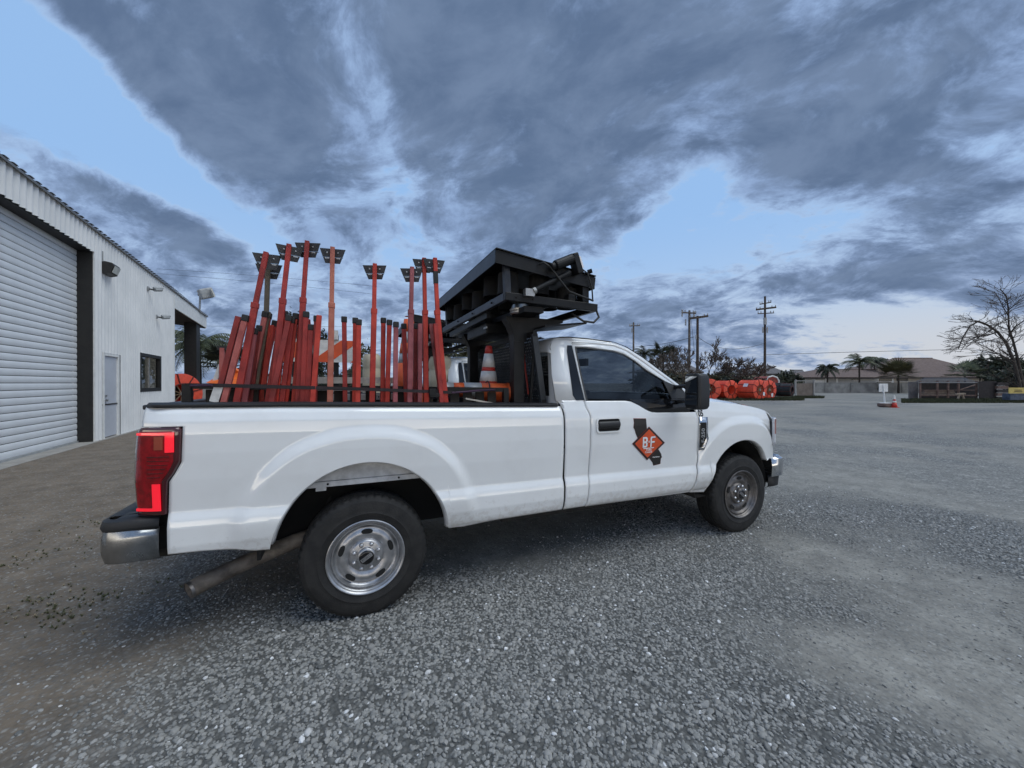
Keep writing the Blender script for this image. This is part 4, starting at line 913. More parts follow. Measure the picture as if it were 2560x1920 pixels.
def pole_lamp():
    q = wp(16.4, 0, -1.2); d = (q-CAM).dot(FWD); zt = hz_(360+735*.5063, d); t = thing('pole_flood_light', 'grey floodlight on a thin pole above the canopy', 'flood light', (q.x, q.y, 5.3))
    base = at(985*.5063, 360+800*.5063, d); top = at(988*.5063, 360+745*.5063, d)
    b = MB(); b.cyl((base.x, base.y, 5.2), top, .045, n=8); b.build('pole', 'lamp_grey', t)
    hd = at(1018*.5063, 360+738*.5063, d); b = MB(); b.box(hd, (.62, .42, .52), Matrix.Rotation(R(30), 3, 'Z') @ Matrix.Rotation(R(-22), 3, 'Y')); b.build('lamp_head', 'lamp_grey', t, bevel=.06)
    f = hd+Vector((.30, -.16, .0)); b = MB(); b.box(f, (.05, .34, .40), Matrix.Rotation(R(30), 3, 'Z') @ Matrix.Rotation(R(-22), 3, 'Y')); b.build('lens', 'lamp_lens', t)
    b = MB(); b.box(top, (.18, .12, .10)); b.build('bracket', 'lamp_bronze', t)
pole_lamp()
# ------------------------------------------------------------------ load in the near truck
def red_mat(name, c, c2): return mat(name, c, .55, var=.25, vs=7, c2=c2, bump=.25, bs=40, detail=7)
red_mat('red_paint', (.30, .020, .017), (.43, .038, .030)); red_mat('red_faded', (.38, .070, .060), (.48, .13, .11)); red_mat('red_bright', (.46, .026, .015), (.58, .05, .028))
red_mat('red_pink', (.27, .052, .062), (.36, .10, .11)); red_mat('red_orange', (.36, .075, .05), (.50, .17, .115)); red_mat('red_dark', (.20, .016, .014), (.32, .03, .025)); red_mat('red_scuffed', (.05, .012, .014), (.33, .09, .09))
red_mat('pole_olive', (.10, .085, .06), (.16, .13, .09))
mat('rubber_cap', (.014, .014, .014), .6); mat('bracket_black', (.022, .022, .024), .55, var=.3, vs=14)
mat('cone_orange', (.70, .10, .022), .5, var=.12, vs=9, c2=(.78, .15, .04)); mat('cone_red', (.48, .035, .022), .5, var=.15)
mat('reflective_white', (.62, .61, .58), .5, var=.18, vs=14); mat('reflective_grey', (.40, .41, .42), .35, .1, var=.12, vs=9)
mat('plastic_tank', (.50, .42, .29), .5, var=.18, vs=4, c2=(.60, .52, .38)); mat('fluor_orange', (.85, .16, .02), .6, var=.1); mat('strap_black', (.020, .012, .014), .7, var=.3)
mat('strap_purple', (.05, .02, .05), .7); mat('wood_dark', (.030, .025, .02), .8, var=.4)
def Z2(x, y, yy): return on_y(400+x*.36166, 560+y*.36166, yy)
STANDS = [  # mast: (top), (joint), (foot), plane, paint, where, legs
    (((735, 195), (660, 550), (530, 1235)), -.80, 'red_paint', 'leaning red sign stand nearest the tailgate with wide black bracket', [((543, 640), (390, 1235), 0, 'red_dark'), ((593, 640), (440, 1235), 1, 'red_faded'), ((655, 730), (585, 1235), 1, 'red_pink')]),
    (((748, 268), (742, 610), (640, 1235)), -.62, 'pole_olive', 'sign stand with dull olive mast behind the first leaning one', [((730, 615), (605, 1235), 1, 'red_faded'), ((753, 625), (652, 1235), 1, 'red_paint'), ((797, 678), (676, 1235), 1, 'red_paint'), ((690, 712), (622, 1235), 1, 'red_dark'), ((772, 700), (700, 1235), 0, 'red_bright')]),
    (((893, 140), (850, 520), (780, 1235)), -.78, 'red_paint', 'tall red sign stand, left one of the overlapping pair of brackets', [((866, 612), (800, 1235), 1, 'red_bright'), ((893, 640), (770, 1235), 1, 'red_dark'), ((832, 690), (742, 1235), 1, 'red_paint'), ((912, 655), (842, 1235), 1, 'red_paint')]),
    (((1018, 118), (990, 515), (955, 1235)), -.74, 'red_paint', 'tallest red sign stand, right one of the overlapping pair of brackets', [((940, 628), (868, 1235), 1, 'red_bright'), ((1011, 616), (985, 1235), 1, 'red_paint'), ((1022, 660), (1062, 1235), 0, 'red_dark'), ((975, 668), (925, 1235), 1, 'red_bright'), ((1045, 705), (1020, 1235), 1, 'red_paint')]),
    (((1193, 160), (1187, 550), (1175, 1235)), -.81, 'red_orange', 'upright faded orange-red sign stand standing alone at mid bed', [((1083, 645), (1068, 1235), 1, 'red_dark'), ((1101, 632), (1055, 1235), 0, 'red_bright'), ((1273, 650), (1280, 1235), 1, 'red_paint')]),
    (((1485, 275), (1480, 590), (1465, 1235)), -.80, 'red_bright', 'upright bright red sign stand right of the twin capped legs', [((1350, 658), (1345, 1235), 1, 'red_bright'), ((1375, 670), (1367, 1235), 1, 'red_bright'), ((1544, 658), (1538, 1235), 1, 'red_bright')]),
    (((1742, 297), (1735, 595), (1725, 1235)), -.81, 'red_pink', 'pinkish sign stand, shortest of the three beside the arrow board', [((1586, 672), (1570, 1235), 1, 'red_bright'), ((1631, 686), (1625, 1235), 1, 'red_pink'), ((1685, 698), (1702, 1235), 1, 'red_paint')]),
    (((1825, 235), (1832, 600), (1838, 1235)), -.76, 'red_bright', 'red sign stand, middle of the three beside the arrow board', [((1766, 698), (1765, 1235), 1, 'red_dark'), ((1797, 690), (1795, 1235), 0, 'red_pink'), ((1831, 690), (1846, 1235), 1, 'red_paint')]),
    (((1900, 235), (1915, 600), (1975, 1235)), -.82, 'red_bright', 'red sign stand with black taped mast, nearest the arrow board', [((1872, 690), (1950, 1235), 0, 'red_scuffed'), ((1904, 690), (1946, 1235), 0, 'red_paint')]),
]
def sqbar(b, p0, p1, w): return b.bar(p0, p1, w, w, up=(0, 1, 0))
def make_stand(mast, yy, paint, label, legs):
    tp, jt, ft = (Z2(*q, yy) for q in mast)
    d = (jt-ft).normalized(); foot = ft+d*(-(ft.z-.90)/d.z)
    t = thing('sign_stand', label, 'sign stand', foot, 'red sign stands in the truck bed')
    b = MB(); sqbar(b, foot, jt, .036); m = b.build('mast', paint, t, bevel=.003)
    b = MB(); sqbar(b, jt-(jt-foot).normalized()*.05, tp, .028); b.build('upper_mast', paint, m, bevel=.002)
    b = MB(); sqbar(b, jt-(jt-foot).normalized()*.03, jt+Vector((0, 0, .004)), .041); b.build('collar', paint, m, bevel=.002)
    if 'taped' in label:
        e = (tp-jt).normalized(); b = MB(); sqbar(b, tp-e*.19, tp-e*.10, .031); b.build('tape', 'rubber_cap', m)
    # bracket: two bent plates, wider at the top, with a shelf and holes
    o = tp+Vector((0, .026, -.004)); tilt = Matrix.Rotation(random.uniform(-.06, .06), 3, 'Y') @ Matrix.Rotation(random.uniform(-.3, .3), 3, 'Z')
    br = MB()
    def W(a, c, dd): return o+tilt @ Vector((a, dd, c))
    def plate(poly, d0, d1): br.prism(poly, lambda a, c, q: W(a, c, q), d0, d1)
    plate([(-.080, 0), (.080, 0), (.062, -.055), (-.062, -.055)], -.003, .003)
    plate([(-.060, -.058), (.060, -.058), (.046, -.098), (-.046, -.098)], -.003, .003)
    br.add([W(*q) for q in ((-.08, 0, 0), (.08, 0, 0), (.076, .003, .030), (-.076, .003, .030))], [(0, 1, 2, 3)])
    br.add([W(*q) for q in ((-.062, -.057, -.0), (.062, -.057, 0), (.060, -.052, .034), (-.060, -.052, .034))], [(0, 1, 2, 3)])
    k = br.build('sign_bracket', 'bracket_black', t)
    for a, c in ((-.034, -.026), (.034, -.026)):
        q = MB(); q.cyl(W(a, c, -.0035), W(a, c, -.006), .005, n=8); q.build('rivet', 'galvanised', k)
    for a in (-.034, .034):
        q = MB(); q.add([W(a-.014, -.0605, -.0034), W(a+.014, -.0605, -.0034), W(a+.012, -.068, -.0034), W(a-.012, -.068, -.0034)], [(0, 1, 2, 3)]); q.build('slot', 'galvanised', k, solid=.001)
    for i, (a, c, cap, pm) in enumerate(legs):
        y2 = yy+(.035, -.03, .075)[i % 3] if yy < -.7 else yy+(-.03, .03, .06)[i % 3]
        p1, p0 = Z2(*a, y2), Z2(*c, y2); d = (p1-p0).normalized(); p0 = p0+d*(-(p0.z-.91)/d.z)
        b = MB(); sqbar(b, p0, p1, .031); lg = b.build('leg', pm, t, bevel=.003)
        if cap:
            b = MB(); sqbar(b, p1-d*.032, p1+d*.010, .038); b.build('end_cap', 'rubber_cap', lg, bevel=.006)
    return t
for a in STANDS: make_stand(*a)
def make_rack():
    t = thing('stake_rack', 'low black stake rack along the near bed side holding the sign stands', 'rack', (0, -.70, .89))
    zt = lin([(-1.1, 1.512), (1.25, 1.470)])
    b = MB(); b.bar((-1.03, -.685, zt(-1.03)), (1.12, -.685, zt(1.12)), .03, .035); b.build('top_rail', 'black_steel', t)
    b = MB(); b.bar((-1.03, -.685, 1.05), (1.12, -.685, 1.03), .03, .035); b.build('bottom_rail', 'black_steel', t)
    for x in (-1.02, .05, 1.10):
        b = MB(); b.bar((x, -.685, .89), (x, -.685, zt(x)+.01), .045); b.build('post', 'black_steel', t)
    me = None
    for x in np.arange(-.90, 1.06, .105):
        b = MB(); b.bb((x-.036, -.66, .92), (x+.036, -.645, zt(x)-.02)); b.build('slat', 'wood_dark', t)
make_rack()
def make_strap():
    t = thing('tie_down_strap', 'dark tie-down strap stretched across the row of red stands', 'strap', (0, -.86, .89))
    b = MB(); b.grid([[Vector((x, -.853-.004*math.sin(x*9), z-.011)), Vector((x, -.853-.004*math.sin(x*9), z+.011))] for x, z in [(x, float(np.interp(x, [-.86, 0, .62], [1.516, 1.488, 1.458]))) for x in np.linspace(-.85, .63, 40)]]); b.build('webbing', 'strap_black', t, solid=.004)
    b = MB(); b.tube([(.60, -.853, 1.457), (.72, -.83, 1.463), (.82, -.78, 1.47), (1.0, -.70, 1.474)], .008, 6); b.tube([(-.85, -.853, 1.516), (-.92, -.79, 1.515), (-1.0, -.70, 1.512)], .008, 6); b.build('webbing_end', 'strap_purple', t)
    b = MB(); b.box((.455, -.862, 1.462), (.05, .03, .05)); b.box((.47, -.87, 1.44), (.07, .012, .03)); b.build('ratchet', 'black_steel', t, bevel=.004)
make_strap()
def cone(t, base, axis, h, r0, r1, bands, mats, n=28, basew=0, basem='cone_orange'):
    """traffic cone along an axis; bands = fractions where the colour changes"""
    base = Vector(base); axis = Vector(axis).normalized(); rot = Vector((0, 0, 1)).rotation_difference(axis).to_matrix()
    for i in range(len(bands)-1):
        a, c = bands[i], bands[i+1]; b = MB(); b.lathe([(r0+(r1-r0)*a+(.002 if i % 2 else 0), h*a), (r0+(r1-r0)*c+(.002 if i % 2 else 0), h*c)], axis='Z', n=n)
        b.v = [tuple(base+rot @ Vector(v)) for v in b.v]; b.build('cone_band', mats[i], t, smooth=True, solid=-.006)
    b = MB(); b.lathe([(r1, 0), (r1*.6, .004), (.001, .004)], axis='Z', n=n); b.v = [tuple(base+rot @ (Vector(v)+Vector((0, 0, h)))) for v in b.v]; b.build('cone_tip', mats[-1], t)
    if basew:
        b = MB(); b.box((0, 0, -.015), (basew, basew, .035)); b.v = [tuple(base+rot @ Vector(v)) for v in b.v]; b.build('cone_base', basem, t, bevel=.01)
def make_cones():
    t = thing('traffic_cone', 'upright dirty red and white traffic cone in front of the mesh rack', 'traffic cone', (1.06, -.42, .91))
    cone(t, (1.045, -.40, 1.06), (.015, 0, 1), .80, .155, .028, [0, .606, .72, .7625, .915, 1.0], ['cone_red', 'reflective_white', 'cone_red', 'reflective_white', 'cone_red'], basew=.36)
    t = thing('traffic_drum', 'shiny orange delineator drum with grey bands lying in the bed', 'traffic drum', (1.0, -.62, 1.36))
    c0 = Vector((1.185, -.55, 1.44)); ax = Vector((-1, .05, .075))
    cone(t, c0, ax, .62, .088, .048, [0, .42, .66, .80, 1.0], ['cone_orange', 'reflective_grey', 'cone_orange', 'reflective_grey'])
    b = MB(); b.lathe([(.001, -.0), (.07, -.004), (.085, .0), (.092, .012), (.088, .03)], axis='Z', n=28); rot = Vector((0, 0, 1)).rotation_difference(ax.normalized()).to_matrix(); b.v = [tuple(c0+rot @ Vector(v)) for v in b.v]; b.build('drum_end', 'cone_orange', t, smooth=True)
    b = MB(); b.tube([c0+rot @ Vector((.09*math.cos(a), .09*math.sin(a), .20)) for a in np.linspace(0, 6.28, 24)], .006, 5); b.build('cord', 'rubber_cap', t)
    b = MB(); b.bar((.72, -.80, 1.41), (1.02, -.80, 1.355), .02, .012); b.build('strap_hook', 'galvanised', t)
    # cone standing on the bed behind the stands
    p0 = Z2(1720, 1135, .15); p1 = Z2(1720, 640, .15)
    t = thing('traffic_cone', 'tall orange cone with grey bands behind the pinkish sign stand', 'traffic cone', (p0.x, .15, .91))
    cone(t, (p0.x, .15, p0.z-.25), (0, 0, 1), p1.z-p0.z+.25, .165, .04, [0, .22, .52, .62, .72, .84, .97], ['cone_orange', 'cone_orange', 'reflective_grey', 'cone_orange', 'reflective_grey', 'cone_orange'], basew=.4)
make_cones()
def make_headache_rack():
    t = thing('headache_rack', 'black expanded-mesh headache rack behind the cab', 'headache rack', (1.40, 0, 1.36))
    top = 1.935; x0 = 1.395; lean = -.085
    def F(y, z): return Vector((x0+lean*(z-1.36)/.57, y, z))
    for y in (-.80, .80):
        b = MB(); b.bar(F(y, 1.35), F(y, top), .035, .05); b.build('side_post', 'rack_grey', t)
        b = MB(); b.bar(F(y, 1.90), (1.30, y*.93, 1.36), .02, .02); b.build('brace', 'black_steel', t)
    b = MB(); b.bar(F(-.82, top), F(.82, top), .035, .04); b.build('top_bar', 'black_steel', t)
    b = MB(); b.bar(F(-.82, 1.37), F(.82, 1.37), .04, .04); b.build('bottom_bar', 'black_steel', t)
    b = MB(); p = .034
    for s in (-1, 1):                                                     # expanded metal: two families of crossing strands
        k = -1.0
        while k < 2.4:
            pts = []
            a0, a1 = (k, k+.57*.62*s)
            ya, yb = a0-.8, a1-.8; za, zb = 1.37, top
            # clip to the frame
            def yt(z): return ya+(yb-ya)*(z-za)/(zb-za)
            zz = [z for z in np.linspace(za, zb, 40) if -.8 <= yt(z) <= .8]
            if len(zz) > 1: b.bar(F(yt(zz[0]), zz[0]), F(yt(zz[-1]), zz[-1]), .008, .006)
            k += p
    b.build('mesh_screen', 'rack_grey', t)['kind'] = 'stuff'
    b = MB(); b.tube([F(-.60, 1.90)+Vector((-.02, 0, 0)), F(-.605, 1.65)+Vector((-.03, 0, 0)), F(-.62, 1.43)+Vector((-.04, 0, 0))], .008, 6); b.build('red_cord', 'cone_red', t)
make_headache_rack()
def make_arrow_board(dx=0, dy=0, label='black fold-down arrow board on posts above the near truck bed', full=True):
    t = thing('arrow_board', label, 'arrow board', (1.2, 0, .89))
    S = 'black_steel'
    # pedestal posts and cross plates
    for y in (-.655, .60):
        b = MB(); b.bb((1.17, y-.05, .89), (1.27, y+.05, 1.90)); b.build('post', S, t, bevel=.006)
        pl = [(1.17, 1.88), (1.27, 1.88), (1.30, 1.93), (1.36, 1.985), (1.45, 2.015), (1.64, 2.06), (1.64, 2.085), (1.10, 2.085), (1.10, 2.06), (1.14, 2.0), (1.165, 1.94)]
        b = MB(); b.prism(pl, lambda x, z, q: (x, q, z), y-.055, y+.055); b.build('gusset', S, t)
    b = MB(); b.bb((1.15, -.95, 2.085), (1.32, .95, 2.13)); b.build('cross_beam', S, t)
    b = MB(); b.lathe([(.078, 2.09), (.088, 2.10), (.088, 2.112), (.082, 2.115), (.088, 2.12), (.090, 2.135), (.078, 2.14), (.070, 2.17)], c=(1.20, -.77, 0), axis='Z', n=28); b.build('turret_ring', 'galvanised', t, smooth='auto')
    b = MB(); b.bb((1.36, -.90, 1.985), (1.76, -.50, 2.0)); b.v = [(x, y, z+.12*(x-1.36)) for x, y, z in b.v]; b.build('skid_plate', S, t)
    # lower frame
    L0, L1 = (.97, 2.18), (1.79, 2.155)
    def lf(x): return 2.18+(x-.97)*(2.155-2.18)/.82
    for y in (-.985, 1.03):
        b = MB(); b.bar((.97, y, lf(.97)), (1.80, y, lf(1.80)), .035, .062); b.build('frame_rail', S, t, bevel=.004)
    for x, m in ((.985, 'black_steel_lit'), (1.785, S), (1.36, S)):
        b = MB(); b.bar((x, -.965, lf(x)), (x, 1.01, lf(x)), .035, .062); b.build('frame_rail', m, t, bevel=.004)
    for (x, y) in ((1.06, -1.004), (1.20, -1.004)):
        b = MB(); b.cyl((x, y, lf(x)), (x, y-.008, lf(x)), .008, n=8); b.build('bolt', 'liner', t)
    for y in (-.72, -.2, .3):
        b = MB(); b.cyl((.966, y, lf(.97)), (.958, y, lf(.97)), .008, n=8); b.build('bolt', 'liner', t)
    # upper panel: shallow tray facing down, with lamp housings hanging from it
    def up(x): return 2.515+(x-.89)*(2.405-2.515)/.88
    def prow(x, y, dz): return Vector((x, y, up(x)+dz))
    b = MB(); b.add([prow(.89, -1, 0), prow(1.77, -1, 0), prow(1.77, .98, 0), prow(.89, .98, 0)], [(0, 1, 2, 3)]); pan = b.build('panel', S, t, solid=.012)
    for (a, c) in (((.89, -1.0), (1.77, -1.0)), ((.89, .98), (1.77, .98))):
        b = MB(); b.bar(prow(a[0], a[1], -.05), prow(c[0], c[1], -.05), .012, .096); b.build('panel_edge', S, pan)
        b = MB(); b.bar(prow(a[0], a[1]*1.005, .006), prow(c[0], c[1]*1.005, .006), .03, .008); b.build('panel_trim', S, pan)
    for x in (.895, 1.765):
        b = MB(); b.bar(prow(x, -1.0, -.05), prow(x, .98, -.05), .012, .096); b.build('panel_edge', 'black_steel_lit' if x < 1 else S, pan)
    me = None
    for i, x in enumerate((1.06, 1.33, 1.60)):
        for j, y in enumerate((-.84, -.50, -.16, .18, .52, .84)):
            if (i == 1 and j in (0, 5)) and not full: continue
            z0 = up(x)-.03
            if me is None:
                b = MB(); b.lathe([(.001, -.02), (.078, -.02), (.082, -.06), (.084, -.17), (.090, -.185), (.080, -.185), (.074, -.12), (.001, -.10)], axis='Z', n=22); o = b.build('lamp_hood', 'liner', smooth='auto'); me = o.data
            else: o = bpy.data.objects.new('lamp_hood', me); col.objects.link(o)
            o.location = (x, y, z0+(.0 if (i+j) % 2 else -.05)); setp2(o, pan)
    for y in (-.93, .93):
        b = MB(); b.bar((1.015, y, lf(1.0)+.02), (1.0, y, up(1.0)-.02), .05, .045); b.build('support_leg', 'black_steel_lit', t)
    # actuator across the near side
    for o_ in (0,):
        b = MB(); b.cyl((1.20, -1.03, 2.235), (1.50, -1.05, 2.40), .022, n=14); b.build('actuator_rod', S, t, smooth='auto')
        b = MB(); b.cyl((1.185, -1.03, 2.227), (1.205, -1.03, 2.238), .026, n=14); b.box((1.155, -1.02, 2.215), (.075, .05, .055)); b.build('actuator_clevis', 'galvanised', t)
        b = MB(); b.cyl((1.36, -1.06, 2.435), (1.53, -1.06, 2.515), .040, n=16); b.cyl((1.325, -1.06, 2.42), (1.36, -1.06, 2.435), .030, n=12); b.prism([(1.50, 2.54), (1.545, 2.555), (1.60, 2.40), (1.55, 2.385)], lambda x, z, q: (x, q, z), -1.10, -1.015); b.build('actuator_motor', S, t, bevel=.008)
        b = MB(); b.prism([(1.552, 2.522), (1.566, 2.520), (1.596, 2.44), (1.584, 2.432)], lambda x, z, q: (x, q, z), -1.103, -1.1005); b.build('sticker', 'decal_white', t)
    b = MB(); b.tube([(1.24, -1.02, 2.44), (1.27, -1.04, 2.455), (1.32, -1.06, 2.42), (1.40, -1.075, 2.32), (1.48, -1.07, 2.245), (1.60, -1.05, 2.225), (1.74, -1.02, 2.205)], .008, 8); b.tube([(1.60, -1.02, 2.47), (1.68, -1.03, 2.42), (1.73, -1.02, 2.30), (1.745, -1.01, 2.20)], .006, 8); b.tube([(1.58, -.95, 2.10), (1.66, -1.0, 2.035), (1.76, -1.0, 2.03), (1.82, -.99, 2.08), (1.80, -.98, 2.14)], .009, 8); b.build('cable', 'rubber_cap', t, smooth=True)
    b = MB(); b.cyl((1.70, -1.0, 2.44), (1.73, -1.02, 2.45), .018, n=10); b.bb((1.66, -.99, 2.16), (1.72, -.9, 2.40)); b.bb((1.52, -1.0, 2.17), (1.58, -.93, 2.245)); b.build('hinge_plate', S, t)
    # control box, motor and arms under the frame
    b = MB(); b.bb((1.05, -.35, 1.98), (1.40, .25, 2.08)); b.bb((1.10, -.2, 2.08), (1.3, .2, 2.2)); b.build('control_box', S, t, bevel=.01)
    b = MB(); b.bar((1.30, -.60, 2.05), (1.62, .60, 2.10), .05, .05); b.bar((1.02, -.5, 2.12), (1.02, .8, 2.10), .04, .05); b.build('linkage', S, t)
    b = MB(); b.bb((1.03, -.42, 2.02), (1.035, -.33, 2.035)); b.build('maker_plate', 'galvanised', t)
    return t
board = make_arrow_board()
def more_cargo():
    # aluminium channels stacked along the far side of the bed
    for k, (z, y, w, lab) in enumerate(((1.355, .60, .06, 'lowest aluminium channel stacked along the far bed side'), (1.44, .62, .055, 'middle aluminium channel stacked along the far bed side'), (1.525, .60, .055, 'top aluminium channel stacked along the far bed side'))):
        t = thing('aluminium_channel', lab, 'channel', (-.2, y, z), 'aluminium channels in the bed')
        x0, x1 = -.92+.02*k, .44+.03*k
        b = MB(); b.bb((x0, y-.03, z), (x1, y+.03, z+.008)); b.bb((x0, y-.03, z+.008), (x1, y-.024, z+.055)); b.bb((x0, y-.03, z+.055), (x1, y+.03, z+.063)); b.build('channel_body', 'galvanised', t)
        b = MB(); b.bb((x0-.012, y-.034, z-.002), (x0, y+.034, z+.066)); b.build('end_plate', 'galvanised', t)
        for s in (x0+.2, x1-.25):
            b = MB(); b.cyl((s, y-.031, z+.03), (s, y-.036, z+.03), .008, n=8); b.build('bolt', 'liner', t)
    b = MB()
    t = thing('barricade_board', 'orange and white diagonal striped barricade board behind the stands', 'barricade', (-.3, .95, .91))
    x0, x1, z0, z1 = -.80, -.02, 1.755, 1.995; y = .95
    b = MB(); b.bb((x0, y, z0), (x1, y+.02, z1)); brd = b.build('board', 'reflective_white', t)
    x = x0-.45; sw = .19; h = z1-z0
    while x < x1:
        poly = [(x, z0), (x+sw, z0), (x+sw+h*1.25, z1), (x+h*1.25, z1)]
        # clip to the board
        def clip(pl, xx, keep):
            out = []
            for i in range(len(pl)):
                a, c = pl[i], pl[(i+1) % len(pl)]; ia, ic = keep(a[0]), keep(c[0])
                if ia: out.append(a)
                if ia != ic: tt = (xx-a[0])/(c[0]-a[0]); out.append((xx, a[1]+(c[1]-a[1])*tt))
            return out
        pl = clip(poly, x0, lambda q: q >= x0); pl = clip(pl, x1, lambda q: q <= x1) if len(pl) > 2 else pl
        if len(pl) > 2:
            q = MB(); q.prism(pl, lambda a, c, d: (a, d, c), y-.003, y-.0005); q.build('stripe', 'decal_orange', brd)
        x += sw*2.05
    for xx in (-.62, -.22):
        b = MB(); b.bb((xx-.025, y+.021, .91), (xx+.025, y+.06, 2.05)); b.build('upright', 'black_steel', t)
    b = MB(); b.bb((-.27, y-.02, 2.0), (-.20, y+.04, 2.10)); b.build('lamp_mount', 'reflective_white', t)
    # folded fluorescent roll-up sign at the tail
    t = thing('roll_up_sign', 'bright orange folded fabric sign beside the tailgate stands', 'sign', (-.75, .1, .91))
    p = [on_y(520+.1567*0, 955, .1)]
    b = MB()
    A = [on_y(u, v, .1) for u, v in ((520, 957), (537, 943), (560, 925), (575, 912), (600, 930), (604, 945), (600, 962), (540, 962))]
    b.prism([(q.x, q.z) for q in A], lambda a, c, d: (a, d+.05*math.sin(a*25+c*18), c), .08, .20); b.build('fabric', 'fluor_orange', t)
    b = MB(); q0, q1 = on_y(534, 965, .09), on_y(553, 912, .09); b.bar(q0, q1, .03); b.build('sign_rib', 'reflective_white', t)
    q0, q1 = on_y(548, 962, .08), on_y(556, 870, .08); b = MB(); b.bar((q0.x, q0.y, .91), q1, .03); b.build('sign_rib', 'red_faded', t)
    b = MB(); b.bar((q1.x-.035, q1.y, q1.z), (q1.x+.035, q1.y, q1.z), .02, .03); b.build('rib_clip', 'rubber_cap', t)
    q = Z2(372, 1230, -.84); q1 = Z2(408, 1120, -.84); t = thing('white_tag', 'small white plate strapped to the first leaning stand', 'plate', (q.x, -.84, q.z)); b = MB(); b.bar(q, q1, .012, .045, up=(1, 0, 0)); b.build('plate', 'reflective_white', t); t.location = t.location
more_cargo()
# ------------------------------------------------------------------ second truck parked alongside
T2 = copy_tree(truck, skip=()); T2.location = Vector(truck.location)+Vector((-.12, 3.02, 0)); T2['label'] = 'second white pickup truck mostly hidden behind the near one'
def strip_logo(o):
    for ch in list(o.children):
        if ch.name.startswith(('logo_', 'unit_number')): bpy.data.objects.remove(ch)
        else: strip_logo(ch)
strip_logo(T2)
B2 = copy_tree(board); B2.location = Vector(board.location)+Vector((-.12, 3.02, 0)); B2['label'] = 'black arrow board of the second truck, partly hidden behind the stands'
truck['group'] = T2['group'] = 'white pickup trucks'; board['group'] = B2['group'] = 'arrow boards on the trucks'
def tanks():
    for (a, b_, lab) in (((1395, 1535), 890, 'pale plastic water drum behind the bright red stand'), ((1855, 2035), 905, 'tan plastic water drum left of the cone')):
        y = 2.25; p0, p1 = Z2(a[0], b_, y), Z2(a[1], b_, y); r = (p1.x-p0.x)/2*.92; c = Vector(((p0.x+p1.x)/2, y+r*.4, 0)); zt = p0.z
        t = thing('plastic_drum', lab, 'drum', (c.x, c.y, .91), 'water drums on the second truck')
        n = 28; b = MB()
        prof = [(.001, zt-.03), (r*.3, zt-.028), (r*.32, zt-.02), (r*.82, zt-.02), (r*.96, zt-.055), (r, zt-.11), (r, zt-.20), (r*.965, zt-.215), (r*.965, zt-.235), (r, zt-.25), (r, zt-.50), (r*.965, zt-.52), (r*.965, zt-.54), (r, zt-.555), (r, .97), (r*.93, .91), (.001, .91)]
        b.lathe(prof, c=(c.x, c.y, 0), axis='Z', n=n); b.build('drum_body', 'plastic_tank', t, smooth='auto')
        b = MB(); b.cyl((c.x+r*.4, c.y, zt-.03), (c.x+r*.4, c.y, zt-.005), .035, n=12); b.build('bung', 'plastic_tank', t)
tanks()
# ------------------------------------------------------------------ the far side of the yard
mat('conduit_orange', (.72, .070, .030), .5, var=.15, vs=4, c2=(.80, .10, .05)); mat('conduit_red', (.55, .040, .022), .5, var=.2, vs=6); mat('reel_bar', (.20, .14, .08), .7); mat('reel_steel', (.30, .28, .26), .5, .5)
mat('black_pipe', (.020, .020, .022), .6, var=.4); mat('tag_white', (.7, .72, .75), .6); mat('tag_blue', (.10, .30, .55), .6); mat('band_dark', (.10, .02, .015), .7)
mat('wood_pole', (.060, .045, .036), .85, var=.35, vs=3); mat('wood_pole_light', (.12, .105, .095), .85, var=.3, vs=3); mat('insulator', (.30, .31, .32), .4); mat('wire', (.03, .03, .035), .6)
mat('bark', (.045, .036, .030), .9, var=.35, vs=5); mat('twig', (.085, .068, .056), .9, var=.3)
mat('block_wall', (.20, .20, .195), .85, var=.3, vs=.9, bump=.3, bs=12); mat('fence_tan', (.20, .165, .14), .85, var=.2, vs=2); mat('fence_post', (.33, .32, .31), .8)
mat('stucco_grey', (.34, .335, .325), .85, var=.08); mat('stucco_tan', (.40, .36, .31), .85, var=.08); mat('trim_white', (.68, .68, .67), .6)
mat('win_dark', (.02, .022, .025), .25); mat('eave_dark', (.035, .028, .026), .7)
def roof_mat(name, c1, c2):
    m = bpy.data.materials.new(name); m.use_nodes = True; g = NG(m.node_tree); b = m.node_tree.nodes['Principled BSDF']
    tc = g.n('ShaderNodeTexCoord').outputs['Object']; sp = g.n('ShaderNodeSeparateXYZ'); g.put(sp.inputs[0], tc)
    row = g.m('FRACT', g.m('MULTIPLY', sp.outputs[2], 5.5)); n = g.noise(tc, 3.0, 5, .7)
    c = g.mix(g.ss(n, .3, .7), c1, c2); g.put(b.inputs['Base Color'], g.mix(g.m('MULTIPLY', g.ss(row, .35, .0), .5), c, tuple(x*.45 for x in c1))); b.inputs['Roughness'].default_value = .9
    MATS[name] = m
roof_mat('tile_brown', (.115, .080, .070), (.185, .135, .118)); roof_mat('tile_grey', (.10, .095, .10), (.16, .15, .15))
mat('leaf_palm', (.045, .060, .030), .6, var=.4, vs=3, c2=(.10, .115, .05)); mat('leaf_dark', (.022, .030, .026), .7, var=.4, vs=2, c2=(.05, .06, .03)); mat('leaf_olive', (.060, .062, .028), .7, var=.4, vs=1.5, c2=(.115, .11, .05)); mat('leaf_dry', (.12, .095, .05), .8, var=.3)
mat('grass_far', (.040, .052, .022), .9, var=.4, vs=2, c2=(.085, .088, .04))
mat('red_barn', (.30, .06, .045), .7)
